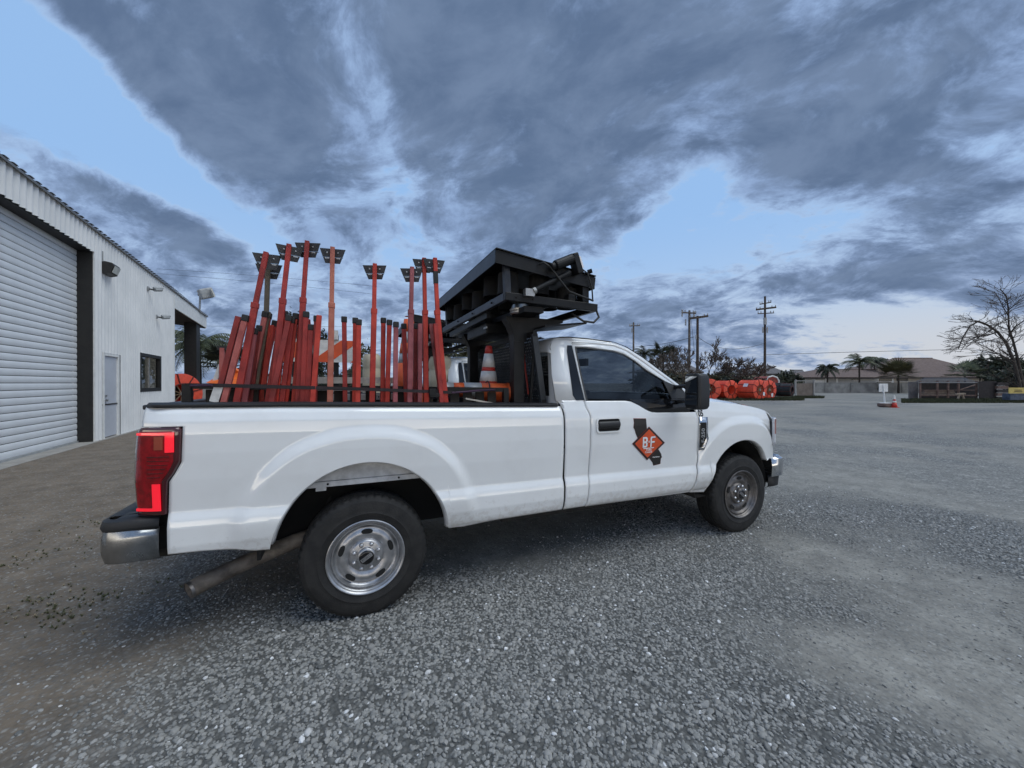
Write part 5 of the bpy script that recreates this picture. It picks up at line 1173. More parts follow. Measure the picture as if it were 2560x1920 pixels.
mat('lumber', (.15, .10, .085), .8, var=.3, vs=4); mat('lumber_pale', (.36, .29, .22), .8, var=.25); mat('trailer_dark', (.022, .018, .020), .7, var=.3); mat('tarp_blue', (.06, .08, .12), .6, var=.4, vs=5); mat('yellow_sign', (.52, .40, .12), .6); mat('planks_grey', (.13, .125, .135), .8, var=.25, vs=4); mat('pipe_grey', (.22, .23, .25), .5)

AZ = lambda d: d
def reel(u, vt, vb, wpx, depth_px, label, col_='conduit_orange', spokes=True, yaw=0.0, tagm=None, coil='conduit_red', label_side=False):
    """big wooden-less conduit reel standing on the ground: rim face towards the camera side"""
    d = CAM.z*FOC/(vb-957.8); g = gp(u, d); rad = (vb-vt)*d/FOC/2; wid = depth_px*d/FOC
    view = Vector((g.x-CAM.x, g.y-CAM.y, 0)).normalized(); ax = Matrix.Rotation(yaw, 3, 'Z') @ (-view)             # axis out of the visible face
    t = thing('conduit_reel', label, 'conduit reel', g, 'orange conduit reels by the yard edge' if col_ == 'conduit_orange' else 'black pipe coils by the yard edge')
    c = g+Vector((0, 0, rad)); sx = Vector((-ax.y, ax.x, 0)); up = Vector((0, 0, 1))
    def Q(r, a, o): return c+sx*(r*math.cos(a))+up*(r*math.sin(a))+ax*o
    n = 40
    b = MB(); prof = [(rad*.48, .0), (rad*.50, .03), (rad*.94, .03), (rad, .0), (rad, -.06), (rad*.965, -.10)]
    k = 7
    for i in range(k): o0 = -.10-(wid-.2)*i/k; o1 = -.10-(wid-.2)*(i+.5)/k; prof += [(rad*.955, o0), (rad*.985, o1)]
    prof += [(rad*.965, -wid+.1), (rad, -wid+.06), (rad, -wid), (rad*.48, -wid), (rad*.48, 0)]
    vs = []; m = len(prof)
    for i in range(n): vs += [Q(r, 2*math.pi*i/n, o) for r, o in prof]
    b.add(vs, [(i*m+j, i*m+j+1, ((i+1) % n)*m+j+1, ((i+1) % n)*m+j) for i in range(n) for j in range(m-1)]); b.build('wound_conduit', col_, t, smooth='auto', angle=50)
    b = MB(); b.tube([Q(rad*.50, 2*math.pi*i/24, .035) for i in range(25)], .03, 6); b.build('hub_ring', 'band_dark', t)
    b = MB(); vs = [Q(rad*.47, 2*math.pi*i/24, -wid*.7) for i in range(24)]; b.add(vs, [tuple(range(24))]); b.build('hub_back', 'liner', t)
    for i in range(8):
        a = 2*math.pi*(i+.3)/8; b = MB(); b.bar(Q(rad*.50, a, .045), Q(rad*.985, a, .045), .045, .03, up=ax); b.bar(Q(rad*1.0, a, .04), Q(rad*1.0, a, -wid), .05, .02, up=Q(1, a, 0)-Q(0, a, 0)); b.build('strap', 'band_dark', t)
    if spokes:
        for i in range(5):
            a = math.pi*i/5+.2; b = MB(); b.bar(Q(rad*.5, a, -.02), Q(-rad*.5, a, -.02), .035, .03, up=ax); b.build('spoke', 'reel_bar', t)
        b = MB(); b.cyl(Q(0, 0, -.06), Q(0, 0, .03), .09, n=10); b.build('axle', 'reel_steel', t)
    if tagm:
        b = MB(); q = Q(rad*.62, tagm[0], .065); b.add([q+sx*(-.12)+up*(-.16), q+sx*.12+up*(-.16), q+sx*.12+up*.16, q+sx*(-.12)+up*.16], [(0, 1, 2, 3)]); b.build('paper_tag', tagm[1], t, solid=.004)
    if label_side:
        best = max(np.linspace(0, 6.28, 60), key=lambda a: (Q(1, a, 0)-Q(0, a, 0)).dot(-view)-.6*abs(math.sin(a)-.45)); b = MB(); e = .16/rad
        b.add([Q(rad*1.02, best-e, -wid*.35), Q(rad*1.02, best+e, -wid*.35), Q(rad*1.02, best+e, -wid*.62), Q(rad*1.02, best-e, -wid*.62)], [(0, 1, 2, 3)]); b.build('paper_label', 'tag_white', t, solid=.006)
    return t
def zr(x, y): return 1700+x*.16275, 900+y*.16275
reel(1774, 947, 1000, 80, 55, 'large orange reel half hidden behind the truck mirror', yaw=R(12), tagm=(3.6, 'tag_blue'))
reel(1828, 950.5, 999.5, 40, 34, 'orange reel with open hub second from the truck mirror', spokes=False, yaw=R(48))
reel(1872, 953, 995, 40, 30, 'low orange reel seen side-on between the bigger reels', spokes=False, yaw=R(75))
reel(1900, 949, 1000.5, 40, 44, 'biggest orange reel with a white paper label on its side', spokes=True, yaw=R(56), tagm=(5.6, 'tag_white'), label_side=True)
reel(1924, 950, 998.5, 40, 22, 'orange reel pressed against the right of the biggest one', spokes=True, yaw=R(54), tagm=(5.2, 'tag_white'))
reel(1948, 957, 988.5, 24, 18, 'smallest orange reel at the right end of the row', spokes=False, yaw=R(25))
reel(1966, 957, 990.5, 24, 24, 'black pipe coil beside the smallest orange reel', 'black_pipe', False, R(65)); reel(1980, 958, 991, 24, 20, 'black pipe coil nearest the wooden fence panel', 'black_pipe', False, R(70))
def left_reel():
    d = 19.0; g = gp(452, d); rad = (1000-938)*d/FOC*.62
    t = reel(455, 934, 1035, 60, 60, 'red-orange reel with wire hoops seen under the canopy', yaw=R(35), coil='conduit_red')
    return t
left_reel()
def label_on_reel():
    d = CAM.z*FOC/(1000.5-957.8); q = at(1877, 962, d-1.0)
# ------------------------------------------------------------------ poles and wires
def pole(u, vt, d, label, arms, light=False, extras=()):
    g = gp(u, d); zt = hz_(vt, d); t = thing('utility_pole', label, 'utility pole', g, 'wooden utility poles beyond the yard'); m = 'wood_pole_light' if light else 'wood_pole'
    b = MB(); b.cyl(g, (g.x+.02, g.y, zt), .19, .13, 10); b.build('shaft', m, t, smooth='auto')
    rd = Vector((RGT.x, RGT.y, 0))
    for (v, du0, du1, dv, th) in arms:
        z = hz_(v, d); sc = d/FOC; a = Vector((g.x, g.y, z))+rd*(du0*sc)-Vector((0, 0, dv*sc*.5)); c = Vector((g.x, g.y, z))+rd*(du1*sc)+Vector((0, 0, dv*sc*.5)); a -= FWD*.2; c -= FWD*.2
        b = MB(); b.bar(a, c, th, th*1.2); b.build('crossarm', m, t)
        for f in (.02, .2, .8, .98):
            q = a.lerp(c, f); b = MB(); b.cyl(q, q+Vector((0, 0, .32)), .05, .07, 6); b.build('insulator', 'insulator', t)
    for kind, du, v, h in extras:
        q = Vector((g.x, g.y, hz_(v, d)))+rd*(du*d/FOC); b = MB(); b.cyl(q-Vector((0, 0, h/2)), q+Vector((0, 0, h/2)), .22 if kind == 'transformer' else .09, n=10); b.build(kind, 'insulator', t, smooth='auto')
    return g, zt
pole(1912, 741, 56, 'tallest wooden utility pole with three crossarms right of the reels', [(759, -15, 13, 5, .12), (772, -24, 25, 6, .2), (784, -20, 20, 2, .10)], extras=[('transformer', .5, 803, 1.0), ('cutout', -5, 825, .8), ('cutout', 6, 825, .8)])
pole(1723, 776, 50, 'wooden utility pole with bundled insulators left of its twin', [(783, -19, 15, -2, .14)], light=True, extras=[('cutout', -18, 783, .9), ('cutout', 12, 787, .9), ('cutout', -9, 806, .8)])
pole(1743.5, 790, 46, 'dark wooden utility pole with one slanted crossarm', [(794, -21, 24, 6, .2)], extras=[('cutout', -3, 843, .5)])
pole(1583.5, 806, 62, 'distant pale utility pole above the cab roof', [(815, -11, 15, 1, .12)], light=True, extras=[('cutout', -4, 826, .7)])
def wire(label, pts, r=.018, name='power_line'):
    P = [at(*q) for q in pts]; t = []; n = 24
    # gentle curve through the given points
    b = MB(); xs = np.linspace(0, 1, len(P)); ts = np.linspace(0, 1, n); cs = [np.array([q[i] for q in P]) for i in range(3)]
    co = [np.polyfit(xs, c, min(2, len(P)-1)) for c in cs]; b.tube([Vector([np.polyval(k, tt) for k in co]) for tt in ts], r, 5); o = b.build(name, 'wire'); tag(o, label, 'power line', 'overhead wires'); return o
wire('overhead wire running right from the tallest pole', [(1912, 887, 56), (2140, 880, 56), (2420, 873, 58)], .032)
wire('overhead wire from the cab to the twin poles', [(1583, 868, 62), (1660, 859, 56), (1735, 842, 46)], .032)
wire('thin wire from the twin poles to the tallest pole', [(1745, 842, 46), (1820, 872, 51), (1912, 858, 56)], .028)
wire('upper thin wire high above the canopy', [(392, 672, 60), (650, 690, 58), (930, 715, 56)], .018); wire('second thin wire above the canopy', [(392, 684, 60), (650, 706, 58), (930, 735, 56)], .018)
wire('third thin wire low behind the stands', [(430, 815, 60), (700, 816, 58), (1100, 818, 56)], .018); wire('lowest thin wire behind the palm', [(430, 848, 60), (620, 858, 58), (1000, 880, 56)], .018)
wire('guy wire down the twin poles', [(1727, 790, 49), (1736, 880, 49)], .02)
# ------------------------------------------------------------------ trees
def bare_tree(u, d, height, spread, label, seed, lean=0.0, trunk=.16, levels=5, fork=.22, droop=.0, base=None, minr=.016, limbs=None):
    r = random.Random(seed); g = base or gp(u, d); t = thing('bare_tree', label, 'tree', g, 'leafless trees')
    trunkb, twb = MB(), MB()
    def grow(p, dr, ln, rad, lv):
        n = 4; pts = [p]; rs = [rad]; q = p; v = dr
        for i in range(n):
            v = (v+Vector((r.uniform(-1, 1), r.uniform(-1, 1), r.uniform(-.5, .8)))*.20+Vector((0, 0, -droop*(1 if lv < levels-1 else 0)))).normalized(); q = q+v*(ln/n); pts.append(q); rs.append(rad*(1-.42*(i+1)/n))
        rs = [max(q_, minr) for q_ in rs]; (trunkb if lv >= levels-2 else twb).tube(pts, rs, 6 if lv >= levels-2 else 3, False)
        if lv == 0: return
        kids = r.choice((2, 3, 3)) if lv > 1 else r.choice((3, 4))
        for k in range(kids):
            i = r.choice((2, 3, 4)) if k else 4; a = r.uniform(0, 6.28); side_ = Vector((math.cos(a), math.sin(a), 0))
            nd = (v*(1-.0)+side_*spread*r.uniform(.5, 1.25)+Vector((0, 0, r.uniform(-.05, .35)))).normalized()
            grow(pts[i], nd, ln*r.uniform(.62, .86), rs[i]*.74, lv-1)
    if limbs:
        for path, r0, lv0, n_k in limbs:
            P_ = [Vector(q) for q in path]; k = len(P_); rr_ = [r0*(1-.75*i/(k-1)) for i in range(k)]; trunkb.tube(P_, rr_, 7, False)
            for i in range(1, k):
                for _ in range(n_k):
                    a = r.uniform(0, 6.28); d_ = (P_[i]-P_[i-1]).normalized(); q = P_[i-1].lerp(P_[i], r.random())
                    grow(q, (d_*.5+Vector((math.cos(a), math.sin(a), r.uniform(-.4, .8)))*.8).normalized(), r.uniform(.5, 1.1), max(rr_[i]*.45, .02), lv0)
    else: grow(g, Vector((lean, 0, 1)).normalized(), height*fork, trunk, levels)
    trunkb.build('trunk', 'bark', t, smooth=True, recalc=False); o = twb.build('crown', 'twig', t, recalc=False)
    return t
bare_tree(1770, 40, 8.6, .75, 'bare tree with a tall fine crown above the orange reels', 4, trunk=.11, levels=6, minr=.025)
bare_tree(1690, 36, 7.0, .8, 'bare bushy tree left of the twin utility poles', 9, trunk=.11, levels=6, minr=.026)
bare_tree(1843, 40, 6.6, .9, 'bare tree with arching branches left of the tallest pole', 12, trunk=.13, levels=6, droop=.06, lean=.1, minr=.025)
bare_tree(1645, 40, 6.2, .9, 'low bare tree just above the windshield', 21, trunk=.11, levels=6, minr=.027)
bare_tree(1725, 38, 6.6, .85, 'bare tree standing between the twin poles and the reels', 41, trunk=.11, levels=6, minr=.026)
bare_tree(1812, 41, 6.8, .9, 'spindly bare tree above the open-hub reel', 52, trunk=.10, levels=6, minr=.025)
bare_tree(1880, 38, 5.6, .9, 'thin bare tree left beside the tallest pole base', 43, trunk=.09, levels=6, minr=.026)
_d = 31.5
_L = lambda pts: [at(u, v, _d+o) for u, v, o in pts]
bare_tree(2552, _d, 8, .8, 'large dark bare tree at the right edge of the yard', 33, levels=3, droop=.04, minr=.011, limbs=[
    (_L([(2552, 1016, 0), (2548, 960, 0), (2535, 905, .2), (2516, 858, .3), (2494, 830, .3), (2468, 812, .2), (2446, 803, 0), (2425, 815, -.2), (2408, 842, -.4), (2396, 872, -.4)]), .13, 2, 4),
    (_L([(2562, 1016, 0), (2556, 955, .3), (2545, 900, .4), (2532, 850, .5), (2522, 820, .6), (2521, 775, .8), (2516, 740, 1.0), (2500, 722, 1.1)]), .11, 2, 4),
    (_L([(2522, 838, .5), (2540, 815, .2), (2562, 800, 0), (2590, 790, -.3)]), .07, 2, 4), (_L([(2494, 830, .3), (2470, 838, .8), (2440, 842, 1.2), (2418, 855, 1.4), (2400, 880, 1.5)]), .06, 2, 4), (_L([(2480, 822, .2), (2462, 835, -.4), (2436, 850, -.9), (2412, 872, -1.3)]), .05, 2, 4),
    (_L([(2521, 775, .8), (2540, 760, .3), (2562, 748, 0)]), .04, 2, 4), (_L([(2521, 790, .8), (2508, 768, .2), (2496, 745, 0), (2486, 728, 0)]), .04, 2, 4), (_L([(2535, 905, .2), (2500, 885, -.6), (2470, 880, -1.2), (2440, 890, -1.6)]), .05, 2, 4)])
def leafy(u, d, z0, z1, rx, label, m, n=1600, seed=0, size=.16, trunk=True, cat='tree', name='leafy_tree', shape=1.0, grp='green trees beyond the yard'):
    r = np.random.default_rng(seed); g = gp(u, d); t = thing(name, label, cat, g, grp)
    cl = r.normal(size=(16, 3)); cl /= np.linalg.norm(cl, axis=1)[:, None]; cl *= (.35+.6*r.random((16, 1)))
    k = r.integers(0, 16, n); p = cl[k]+r.normal(size=(n, 3))*.20; h = (z1-z0)/2; zc = (z0+z1)/2
    taper = np.clip(1-shape*np.clip(p[:, 2:3], -1, 1)*.5, .1, 2) if shape != 1.0 else 1
    P = np.concatenate([p[:, :2]*rx*taper, p[:, 2:]*h], 1)*.88+np.array([g.x, g.y, zc]); P[:, 2] = np.clip(P[:, 2], z0*.9+.02, None)
    b = MB(); a = r.normal(size=(n, 3)); c = r.normal(size=(n, 3)); a /= np.linalg.norm(a, axis=1)[:, None]; c -= a*(a*c).sum(1)[:, None]; c /= np.linalg.norm(c, axis=1)[:, None]; s = size*(.5+r.random(n))[:, None]
    V = np.stack([P-a*s, P+c*s*.45, P+a*s, P-c*s*.45], 1).reshape(-1, 3); b.v = [tuple(x) for x in V]; b.f = [(4*i, 4*i+1, 4*i+2, 4*i+3) for i in range(n)]; b.build('crown', m, t, recalc=False)
    if trunk:
        b = MB(); b.cyl(g, (g.x, g.y, zc), .12, .05, 8)
        for j in range(6): q = P[r.integers(0, n)]; b.cyl((g.x, g.y, zc-h*.5), q, .05, .015, 5)
        b.build('trunk', 'bark', t)
    return t
def palm(u, d, vcrown, rad, label, n=22, droop=1.0, seed=0, fan=False, m='leaf_palm', trunk=True, lw=.09):
    r = random.Random(seed); g = gp(u, d); zc = hz_(vcrown, d); t = thing('palm_tree', label, 'palm tree', g, 'palm trees')
    if trunk:
        b = MB(); b.tube([(g.x, g.y, 0), (g.x+.05, g.y, zc*.5), (g.x, g.y, zc)], [.16, .12, .11], 10); b.build('trunk', 'bark', t, smooth=True)
    b = MB(); c = Vector((g.x, g.y, zc))
    for i in range(n):
        a = 6.28*i/n+r.uniform(-.2, .2); el = r.uniform(-.25, 1.15); d0 = Vector((math.cos(a)*math.cos(el), math.sin(a)*math.cos(el), math.sin(el))); L = rad*r.uniform(.85, 1.1); hd = Vector((math.cos(a), math.sin(a), 0))
        k = 12; pts = []; q = c.copy(); v = d0.copy()
        for j in range(k+1): pts.append(q.copy()); v = (v+Vector((0, 0, -.16*droop*(.5+j/k)))).normalized(); q = q+v*(L/k)
        if fan:
            tip = c+d0*L*.55; b.tube([c, tip], .02, 4, False); s = Vector((-hd.y, hd.x, 0))
            up = s.cross(d0).normalized()
            for j in range(17):
                f = (j-8)/8*1.9; e = (d0*math.cos(f)+s*math.sin(f)).normalized(); tp = tip+e*L*.55+Vector((0, 0, -.12*L*abs(f)*droop)); w = up.cross(e)*(.03*L); b.add([tip, tip+e*L*.28+w+up*.02, tp, tip+e*L*.28-w], [(0, 1, 2, 3)])
        else:
            b.tube(pts, [.03*(1-.8*j/k) for j in range(k+1)], 4, False)
            for j in range(1, k+1):
                for h in (0, .5):
                    p = pts[j] if h == 0 else pts[j].lerp(pts[j-1], .5); tg = (pts[j]-pts[j-1]).normalized(); s = tg.cross(Vector((0, 0, 1)))
                    if s.length < .1: s = Vector((-hd.y, hd.x, 0))
                    s.normalize(); ll = L*.30*math.sin(math.pi*(.12+.8*j/k))+.05
                    for sg in (-1, 1):
                        e = (s*sg*.8+tg*.55+Vector((0, 0, -.55*droop+r.uniform(-.25, .1)))).normalized(); b.add([p-tg*lw*.5, p+tg*lw*.5, p+e*ll], [(0, 1, 2)])
    b.build('crown', m, t, recalc=False); return t
palm(497, 27, 862, 3.1, 'feather palm with drooping fronds behind the canopy post', 34, 1.3, 3, lw=.09)
palm(572, 24, 915, 1.7, 'dark fan palm low behind the leaning stands', 26, .6, 5, fan=True, m='leaf_dark')
leafy(726, 42, .5, hz_(752, 42), .8, 'slim dark cypress top between the tall stands', 'leaf_dark', 900, 1, .22, shape=2.0)
leafy(748, 42, .5, hz_(772, 42), .6, 'smaller cypress beside the slim dark one', 'leaf_dark', 700, 2, .2, shape=2.0)
leafy(805, 38, .6, hz_(812, 38), 1.6, 'dark bushy tree left of the striped barricade board', 'leaf_dark', 1500, 3, .22)
leafy(905, 40, .6, hz_(856, 40), 1.3, 'grey-green bush top behind the pale drum', 'leaf_olive', 900, 4, .2); leafy(655, 30, .3, hz_(905, 30), 2.2, 'dark shrub behind the leaning stands', 'leaf_dark', 1500, 5, .22, cat='shrub', name='shrub')
leafy(1215, 22, .5, hz_(826, 22), 2.3, 'broad olive-green tree seen under the arrow board', 'leaf_olive', 5200, 6, .15); leafy(1140, 26, .4, hz_(838, 26), 2.0, 'olive-green tree left of the broad one under the arrow board', 'leaf_olive', 3600, 7, .16)
leafy(860, 24, .3, hz_(925, 24), 3.0, 'dark hedge below the barricade board', 'leaf_dark', 2600, 8, .2, cat='hedge', name='hedge', trunk=False)
palm(1612, 58, 885, 2.2, 'small palm above the windshield', 18, 1.0, 11, m='leaf_dark'); palm(1658, 48, 895, 2.2, 'fan palm left of the bare trees', 20, .5, 12, fan=True, m='leaf_dark')
leafy(1690, 44, .3, hz_(930, 44), 3.6, 'brownish hedge behind the bare trees', 'leaf_dry', 1800, 14, .3, cat='hedge', name='hedge', trunk=False); leafy(1790, 46, .3, hz_(932, 46), 4.2, 'olive hedge behind the orange reels', 'leaf_olive', 2400, 15, .3, cat='hedge', name='hedge', trunk=False); leafy(1640, 42, .3, hz_(930, 42), 3.0, 'dark hedge behind the truck hood', 'leaf_dark', 1800, 16, .3, cat='hedge', name='hedge', trunk=False)
leafy(1850, 40, .2, hz_(940, 40), 3.4, 'low dark hedge right behind the biggest reel', 'leaf_dark', 1800, 17, .25, cat='hedge', name='hedge', trunk=False)
leafy(1960, 55, .5, hz_(922, 55), 1.3, 'dark shrub rising beside the grey-roofed houses', 'leaf_dark', 900, 18, .25, cat='shrub', name='shrub'); leafy(1985, 56, .4, hz_(938, 56), 1.4, 'dark shrub above the black pipe coils', 'leaf_dark', 800, 19, .25, cat='shrub', name='shrub')
palm(2068, 62, 922, 1.9, 'bushy palm in front of the left house roof', 40, 1.2, 21, m='leaf_dark'); palm(2148, 62, 905, 2.6, 'wispy tall palm between the house roofs', 26, .8, 22, m='leaf_palm'); palm(2186, 70, 904, 2.4, 'dark palm left of the big brown roof', 24, 1.3, 23, m='leaf_dark'); palm(2222, 82, 904, 2.0, 'small dark palm peeking over the big brown roof', 20, 1.3, 26, m='leaf_dark')
palm(2246, 58, 936, 2.6, 'fan palm in front of the big brown roof', 44, .1, 24, fan=True, m='leaf_olive'); palm(2412, 56, 935, 2.3, 'spreading palm at the right end of the big brown roof', 18, .5, 25, fan=True, m='leaf_palm')
leafy(2440, 70, 1.5, hz_(885, 70), 1.9, 'round dark tree behind the right end of the big roof', 'leaf_dark', 1200, 27, .32); leafy(2520, 62, .5, hz_(888, 62), 3.2, 'dark evergreen behind the large bare tree', 'leaf_dark', 3000, 28, .3); leafy(2552, 48, .3, hz_(915, 48), 2.4, 'dark shrub at the right edge below the bare tree', 'leaf_dark', 2000, 29, .25, cat='shrub', name='shrub')
leafy(2190, 60, .05, hz_(958, 60), .9, 'round dark bush against the block wall behind the white sign', 'leaf_dark', 900, 30, .16, trunk=False, cat='bush', name='bush'); leafy(2087, 60.5, .25, hz_(967, 60.5), .28, 'tiny dark bush against the block wall', 'leaf_dark', 260, 31, .1, trunk=True, cat='bush', name='bush')
# ------------------------------------------------------------------ walls, fences, houses
def far_box(b, u0, u1, d0, d1, v0, v1, thick=.2):
    a, c = gp(u0, d0), gp(u1, d1); n = Vector((c.x-a.x, c.y-a.y, 0)).normalized(); s = Vector((-n.y, n.x, 0))
    if s.dot(FWD) < 0: s = -s
    za0, za1, zc0, zc1 = hz_(v0, d0), hz_(v1, d0), hz_(v0, d1), hz_(v1, d1)
    P = lambda q, z, o: Vector((q.x, q.y, z))+s*o
    return b.add([P(a, za0, 0), P(c, zc0, 0), P(c, zc1, 0), P(a, za1, 0), P(a, za0, thick), P(c, zc0, thick), P(c, zc1, thick), P(a, za1, thick)], [(0, 1, 2, 3), (5, 4, 7, 6), (3, 2, 6, 7), (1, 0, 4, 5), (0, 3, 7, 4), (2, 1, 5, 6)])
def block_wall():
    t = thing('block_wall', 'long grey concrete block wall along the street', 'wall', gp(2150, 61))
    d = CAM.z*FOC/(982.5-957.8); b = MB(); far_box(b, 1990, 2640, d, d, 983.5, 957.0); b.build('wall_face', 'block_wall', t)
    b = MB(); far_box(b, 1990, 2640, d-.03, d-.03, 957.4, 956.2, .26); b.build('coping', 'block_wall', t)
    for u in range(2000, 2640, 64):
        b = MB(); far_box(b, u-1.1, u+1.1, d-.06, d-.06, 983, 956, .1); b.build('pilaster', 'block_wall', t)
block_wall()
def tan_fence():
    d = 42.5; t = thing('wooden_fence', 'short tan wooden fence panel right of the black pipe coils', 'fence', gp(2015, d))
    u = 1993.0
    while u < 2035:
        b = MB(); far_box(b, u, u+3.0, d, d, 994, 958.5, .04); b.build('board', 'fence_tan', t); u += 3.15
    for u in (1990, 2036):
        b = MB(); far_box(b, u-1.6, u+1.6, d-.1, d-.1, 995, 949, .12); b.build('post', 'fence_post', t)
    b = MB(); far_box(b, 1990, 2036, d-.05, d-.05, 953, 951, .06); b.build('top_rail', 'fence_post', t)
    for u0, u1 in ((2013, 2016),):
        b = MB(); far_box(b, u0, u1, d, d, 958, 951, .04); b.build('stub', 'fence_post', t)
tan_fence()
def hip_house(label, u0, u1, d, ve, vr, ur0, ur1, vb, roofm, wallm, wins, depth=9, over=3):
    """u0..u1 eave line, ve eave, vr ridge row, ur0..ur1 ridge ends"""
    t = thing('house', label, 'house', gp((u0+u1)/2, d), 'houses across the street')
    ze, zr_ = hz_(ve, d), hz_(vr, d+depth*.5); F2 = Vector((FWD.x, FWD.y, 0)).normalized()
    a, c = gp(u0, d), gp(u1, d); e0, e1 = gp(ur0, d+depth*.5), gp(ur1, d+depth*.5)
    A = [Vector((a.x, a.y, ze)), Vector((c.x, c.y, ze)), Vector((c.x, c.y, ze))+F2*depth, Vector((a.x, a.y, ze))+F2*depth]; E = [Vector((e0.x, e0.y, zr_)), Vector((e1.x, e1.y, zr_))]
    b = MB(); b.add(A+E, [(0, 1, 5, 4), (1, 2, 5), (2, 3, 4, 5), (3, 0, 4)]); rf = b.build('roof', roofm, t, solid=.08)
    b = MB(); far_box(b, u0, u1, d-.02, d-.02, ve+.2, ve+2.6, .08); b.build('fascia', 'eave_dark', rf)
    b = MB(); b.tube([E[0]+Vector((0, 0, .08)), E[1]+Vector((0, 0, .08))], .12, 6); b.build('ridge_cap', roofm, rf)
    b = MB(); far_box(b, u0+over, u1-over, d+.6, d+.6, vb, ve+1, .2); b.build('wall', wallm, t)
    for (w0, w1, v0, v1, m) in wins:
        b = MB(); far_box(b, w0, w1, d+.5, d+.5, v1, v0, .08); w = b.build('window' if m == 'win_dark' else 'trim', m, t)
        if m == 'win_dark':
            b = MB(); far_box(b, w0-.5, w1+.5, d+.48, d+.48, v1+.8, v1, .05); b.build('sill', 'trim_white', w)
    return t
hip_house('wide tan house with big brown hip roof at the right', 2152, 2520, 68, 943.5, 896.5, 2236, 2330, 985, 'tile_brown', 'stucco_tan', [(2172, 2230, 946, 953, 'win_dark'), (2243, 2270, 946, 953, 'win_dark'), (2150, 2156, 946, 958, 'trim_white'), (2229, 2234, 946, 958, 'trim_white')], 14)
hip_house('low grey house with brown roof left of the big one', 1998, 2200, 66, 944, 925, 2040, 2190, 985, 'tile_brown', 'stucco_grey', [(2131, 2146, 946.5, 951, 'win_dark'), (2062, 2066, 946, 958, 'trim_white'), (2091, 2095, 946, 958, 'trim_white'), (2062, 2095, 945.5, 947, 'trim_white'), (2038, 2060, 950, 956, 'trim_white')], 8)
hip_house('grey-roofed house behind the reels beside the tallest pole', 1845, 1975, 70, 935, 916, 1895, 1925, 985, 'tile_grey', 'stucco_tan', [], 9)
hip_house('distant grey-roofed house right of the tallest pole', 1958, 2030, 88, 944, 926, 1980, 2006, 985, 'tile_grey', 'stucco_grey', [], 9)
hip_house('far pale house seen through the bare trees', 1600, 1760, 80, 930, 912, 1650, 1720, 985, 'tile_grey', 'stucco_grey', [(1640, 1652, 934, 940, 'win_dark')], 9)
def barn():
    d = 50; t = thing('shed', 'small red barn-shaped shed with white trim behind the reels', 'shed', gp(1931, d))
    P = [(1915, 960), (1915, 952), (1920, 944), (1931, 940.5), (1942, 944), (1947, 952), (1947, 960), (1947, 985), (1915, 985)]
    Q = [at(u, v, d) for u, v in P]; b = MB(); n = len(Q); b.add(Q+[q+FWD*3 for q in Q], [tuple(range(n))]+[(i, (i+1) % n, n+(i+1) % n, n+i) for i in range(n)]); b.build('wall', 'red_barn', t)
    b = MB(); b.tube([at(u, v-.5, d-.05) for u, v in P[:7]], .10, 6); b.build('roof_trim', 'trim_white', t)
barn()
# ------------------------------------------------------------------ white sign and cone
def yard_sign():
    d = CAM.z*FOC/(1018-957.8); g = gp(2205, d); t = thing('portable_sign', 'white square sign on a leaning post in a tyre base', 'sign', g); sc = d/FOC
    b = MB(); far_box(b, 2198, 2220, d, d, 979.5, 959, .03); b.build('panel', 'trim_white', t)
    b = MB(); b.bar(at(2212, 1010, d-.02), at(2207.5, 963, d-.02), .07, .05); b.build('post', 'trim_white', t)
    b = MB(); b.lathe([(.28, .02), (.36, .06), (.36, .22), (.28, .27), (.16, .25), (.001, .25)], c=gp(2212, d), axis='Z', n=20); b.build('base', 'lumber', t, smooth='auto')
    b = MB(); b.lathe([(.30, .262), (.22, .285), (.001, .29)], c=gp(2212, d), axis='Z', n=20); b.build('base_top', 'trim_white', t, smooth='auto')
    d2 = CAM.z*FOC/(1019-957.8); g2 = gp(2236, d2); t = thing('traffic_cone', 'small red and white traffic cone right of the white sign', 'traffic cone', g2)
    cone(t, (g2.x, g2.y, .03), (0, 0, 1), .72, .15, .03, [0, .40, .55, .68, .82, 1.0], ['cone_red', 'reflective_white', 'cone_red', 'reflective_white', 'reflective_white'], n=16, basew=.36, basem='cone_red')
yard_sign()
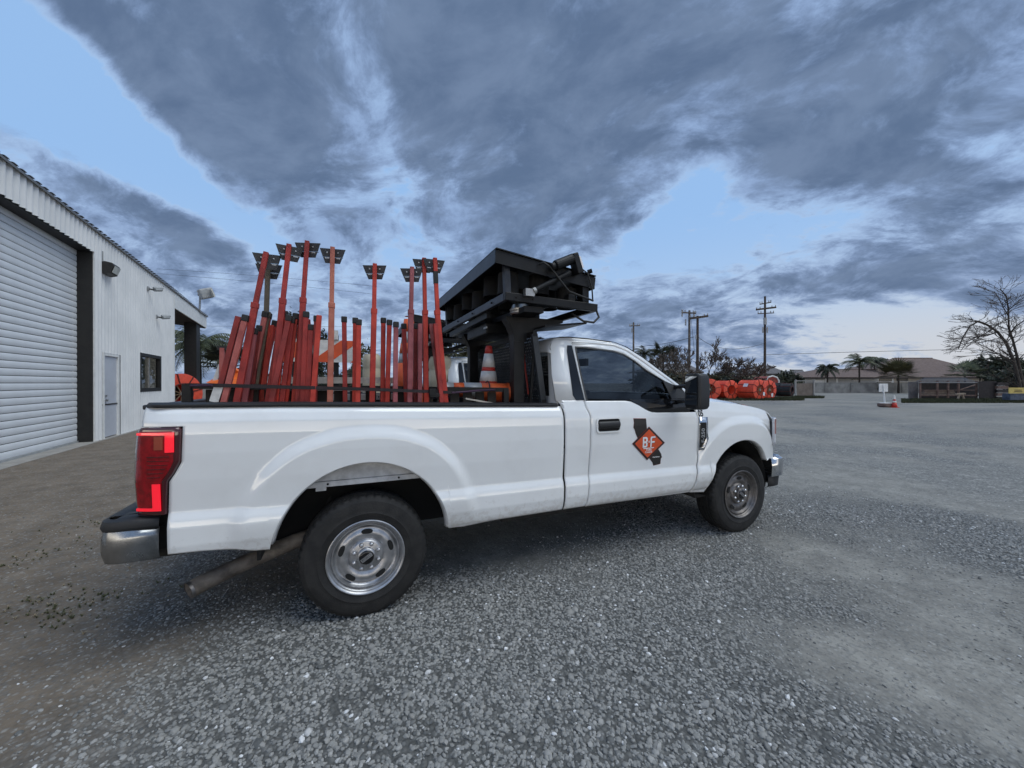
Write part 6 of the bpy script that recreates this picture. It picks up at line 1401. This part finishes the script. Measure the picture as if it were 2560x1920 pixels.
# ------------------------------------------------------------------ fence end, lumber racks and trailer at the right
def right_yard():
    d = 37.0
    t = thing('plank_screen', 'dark upright plank screen left of the lumber rack', 'fence', gp(2280, d))
    u = 2272.0
    while u < 2294: b = MB(); far_box(b, u, u+3.2, d, d, 999.5, 955, .05); b.build('plank', 'planks_grey', t); u += 3.4
    # open timber rack
    t = thing('lumber_rack', 'open timber rack loaded with dark boards and grey pipes', 'rack', gp(2370, 36))
    for u in (2302, 2345, 2372, 2398, 2443):
        b = MB(); far_box(b, u-1.6, u+1.6, 35.2, 35.2, 1001, 952, .12); b.build('post', 'lumber', t)
    for v0, v1, m in ((990, 987, 'lumber'), (976, 974.5, 'lumber'), (957.5, 955, 'pipe_grey')):
        b = MB(); far_box(b, 2300, 2446, 35.15, 35.15, v0, v1, .10); b.build('beam', m, t)
    for k in range(6):
        b = MB(); far_box(b, 2292+4*k, 2440-5*k, 35.5+.15*k, 35.5+.15*k, 954-1.7*k, 952.8-1.7*k, .10); b.build('stacked_pipe', 'pipe_grey' if k % 2 else 'tarp_blue', t)
    for k in range(5):
        b = MB(); far_box(b, 2306+3*k, 2392-2*k, 35.3, 35.3, 986-2.4*k, 984.4-2.4*k, .3); b.build('stacked_board', 'lumber' if k % 2 else 'lumber_pale', t)
    b = MB(); far_box(b, 2303, 2440, 36.6, 36.6, 999, 956, .1); b.build('back_board', 'trailer_dark', t)
    q0, q1 = at(2402, 974, 35.1), at(2438, 962, 35.1); b = MB(); b.bar(q0, q1, .08); b.build('brace', 'lumber', t)
    t = thing('timber_block', 'pale timber sawhorse standing in front of the lumber rack', 'sawhorse', gp(2398, 33.5))
    b = MB(); b.bar(at(2393, 1002, 33.5), at(2399, 985, 33.5), .10); b.bar(at(2412, 1005, 33.5), at(2406, 985, 33.5), .10); b.build('leg', 'lumber_pale', t); b = MB(); b.bar(at(2390, 985, 33.5), at(2412, 984, 33.5), .16, .12); b.build('beam', 'lumber_pale', t)
    t = thing('stacked_crates', 'dark boarded crate stack right of the lumber rack', 'crates', gp(2480, 35))
    for u in np.arange(2448, 2490, 3.6):
        b = MB(); far_box(b, u, u+3.3, 35.0, 35.0, 1001, 953, .05); b.build('plank', 'trailer_dark', t)
    for u0, u1 in ((2494, 2522),):
        for k in range(5): b = MB(); far_box(b, u0, u1, 34.8, 34.8, 999-9*k, 992-9*k, .8); b.build('crate', 'lumber' if k % 2 else 'trailer_dark', t)
    t = thing('yellow_banner', 'faded yellow banner low at the right edge', 'banner', gp(2540, 30))
    b = MB(); far_box(b, 2523, 2580, 30, 30, 983.5, 969, .06); b.build('sheet', 'yellow_sign', t)
    b = MB(); far_box(b, 2537, 2556, 29.97, 29.97, 979.2, 978, .02); b.build('print_line', 'eave_dark', t)
    b = MB(); far_box(b, 2537, 2556, 29.97, 29.97, 975.6, 974.4, .02); b.build('print_line', 'eave_dark', t)
    b = MB(); far_box(b, 2526, 2580, 30.1, 30.1, 1000, 984, .5); b.build('bed', 'tarp_blue', t)
right_yard()
def edge_grass():
    protos = []
    for k in range(3):
        b = MB()
        for j in range(12):
            a = random.uniform(0, 6.28); l = random.uniform(.5, 1); d = Vector((math.cos(a), math.sin(a), 0)); w = Vector((-d.y, d.x, 0))*.06; b.add([d*.1-w, d*.1+w, d*(.5*l)+Vector((0, 0, l))], [(0, 1, 2)])
        protos.append(b.build('grass_tuft', 'grass_far', recalc=False))
    pts = []
    def strip(u0, u1, d0, d1, n):
        for _ in range(n):
            u = rng.uniform(u0, u1); d = rng.uniform(d0, d1); q = gp(u, d); pts.append((q.x, q.y, 0))
    strip(1800, 2010, 33.5, 40, 2600); strip(1985, 2060, 38.5, 42, 700); strip(2255, 2600, 29.5, 34.8, 3600)
    P = np.array(pts); n = len(P); s = .12+.16*rng.random(n)
    scatter('edge_grass', 'strips of short dark grass along the far yard edge', 'grass', P, np.stack([np.zeros(n), np.zeros(n), rng.random(n)*6.28], 1), np.stack([s*1.3, s*1.3, s], 1), rng.integers(0, 3, n), protos)
edge_grass()
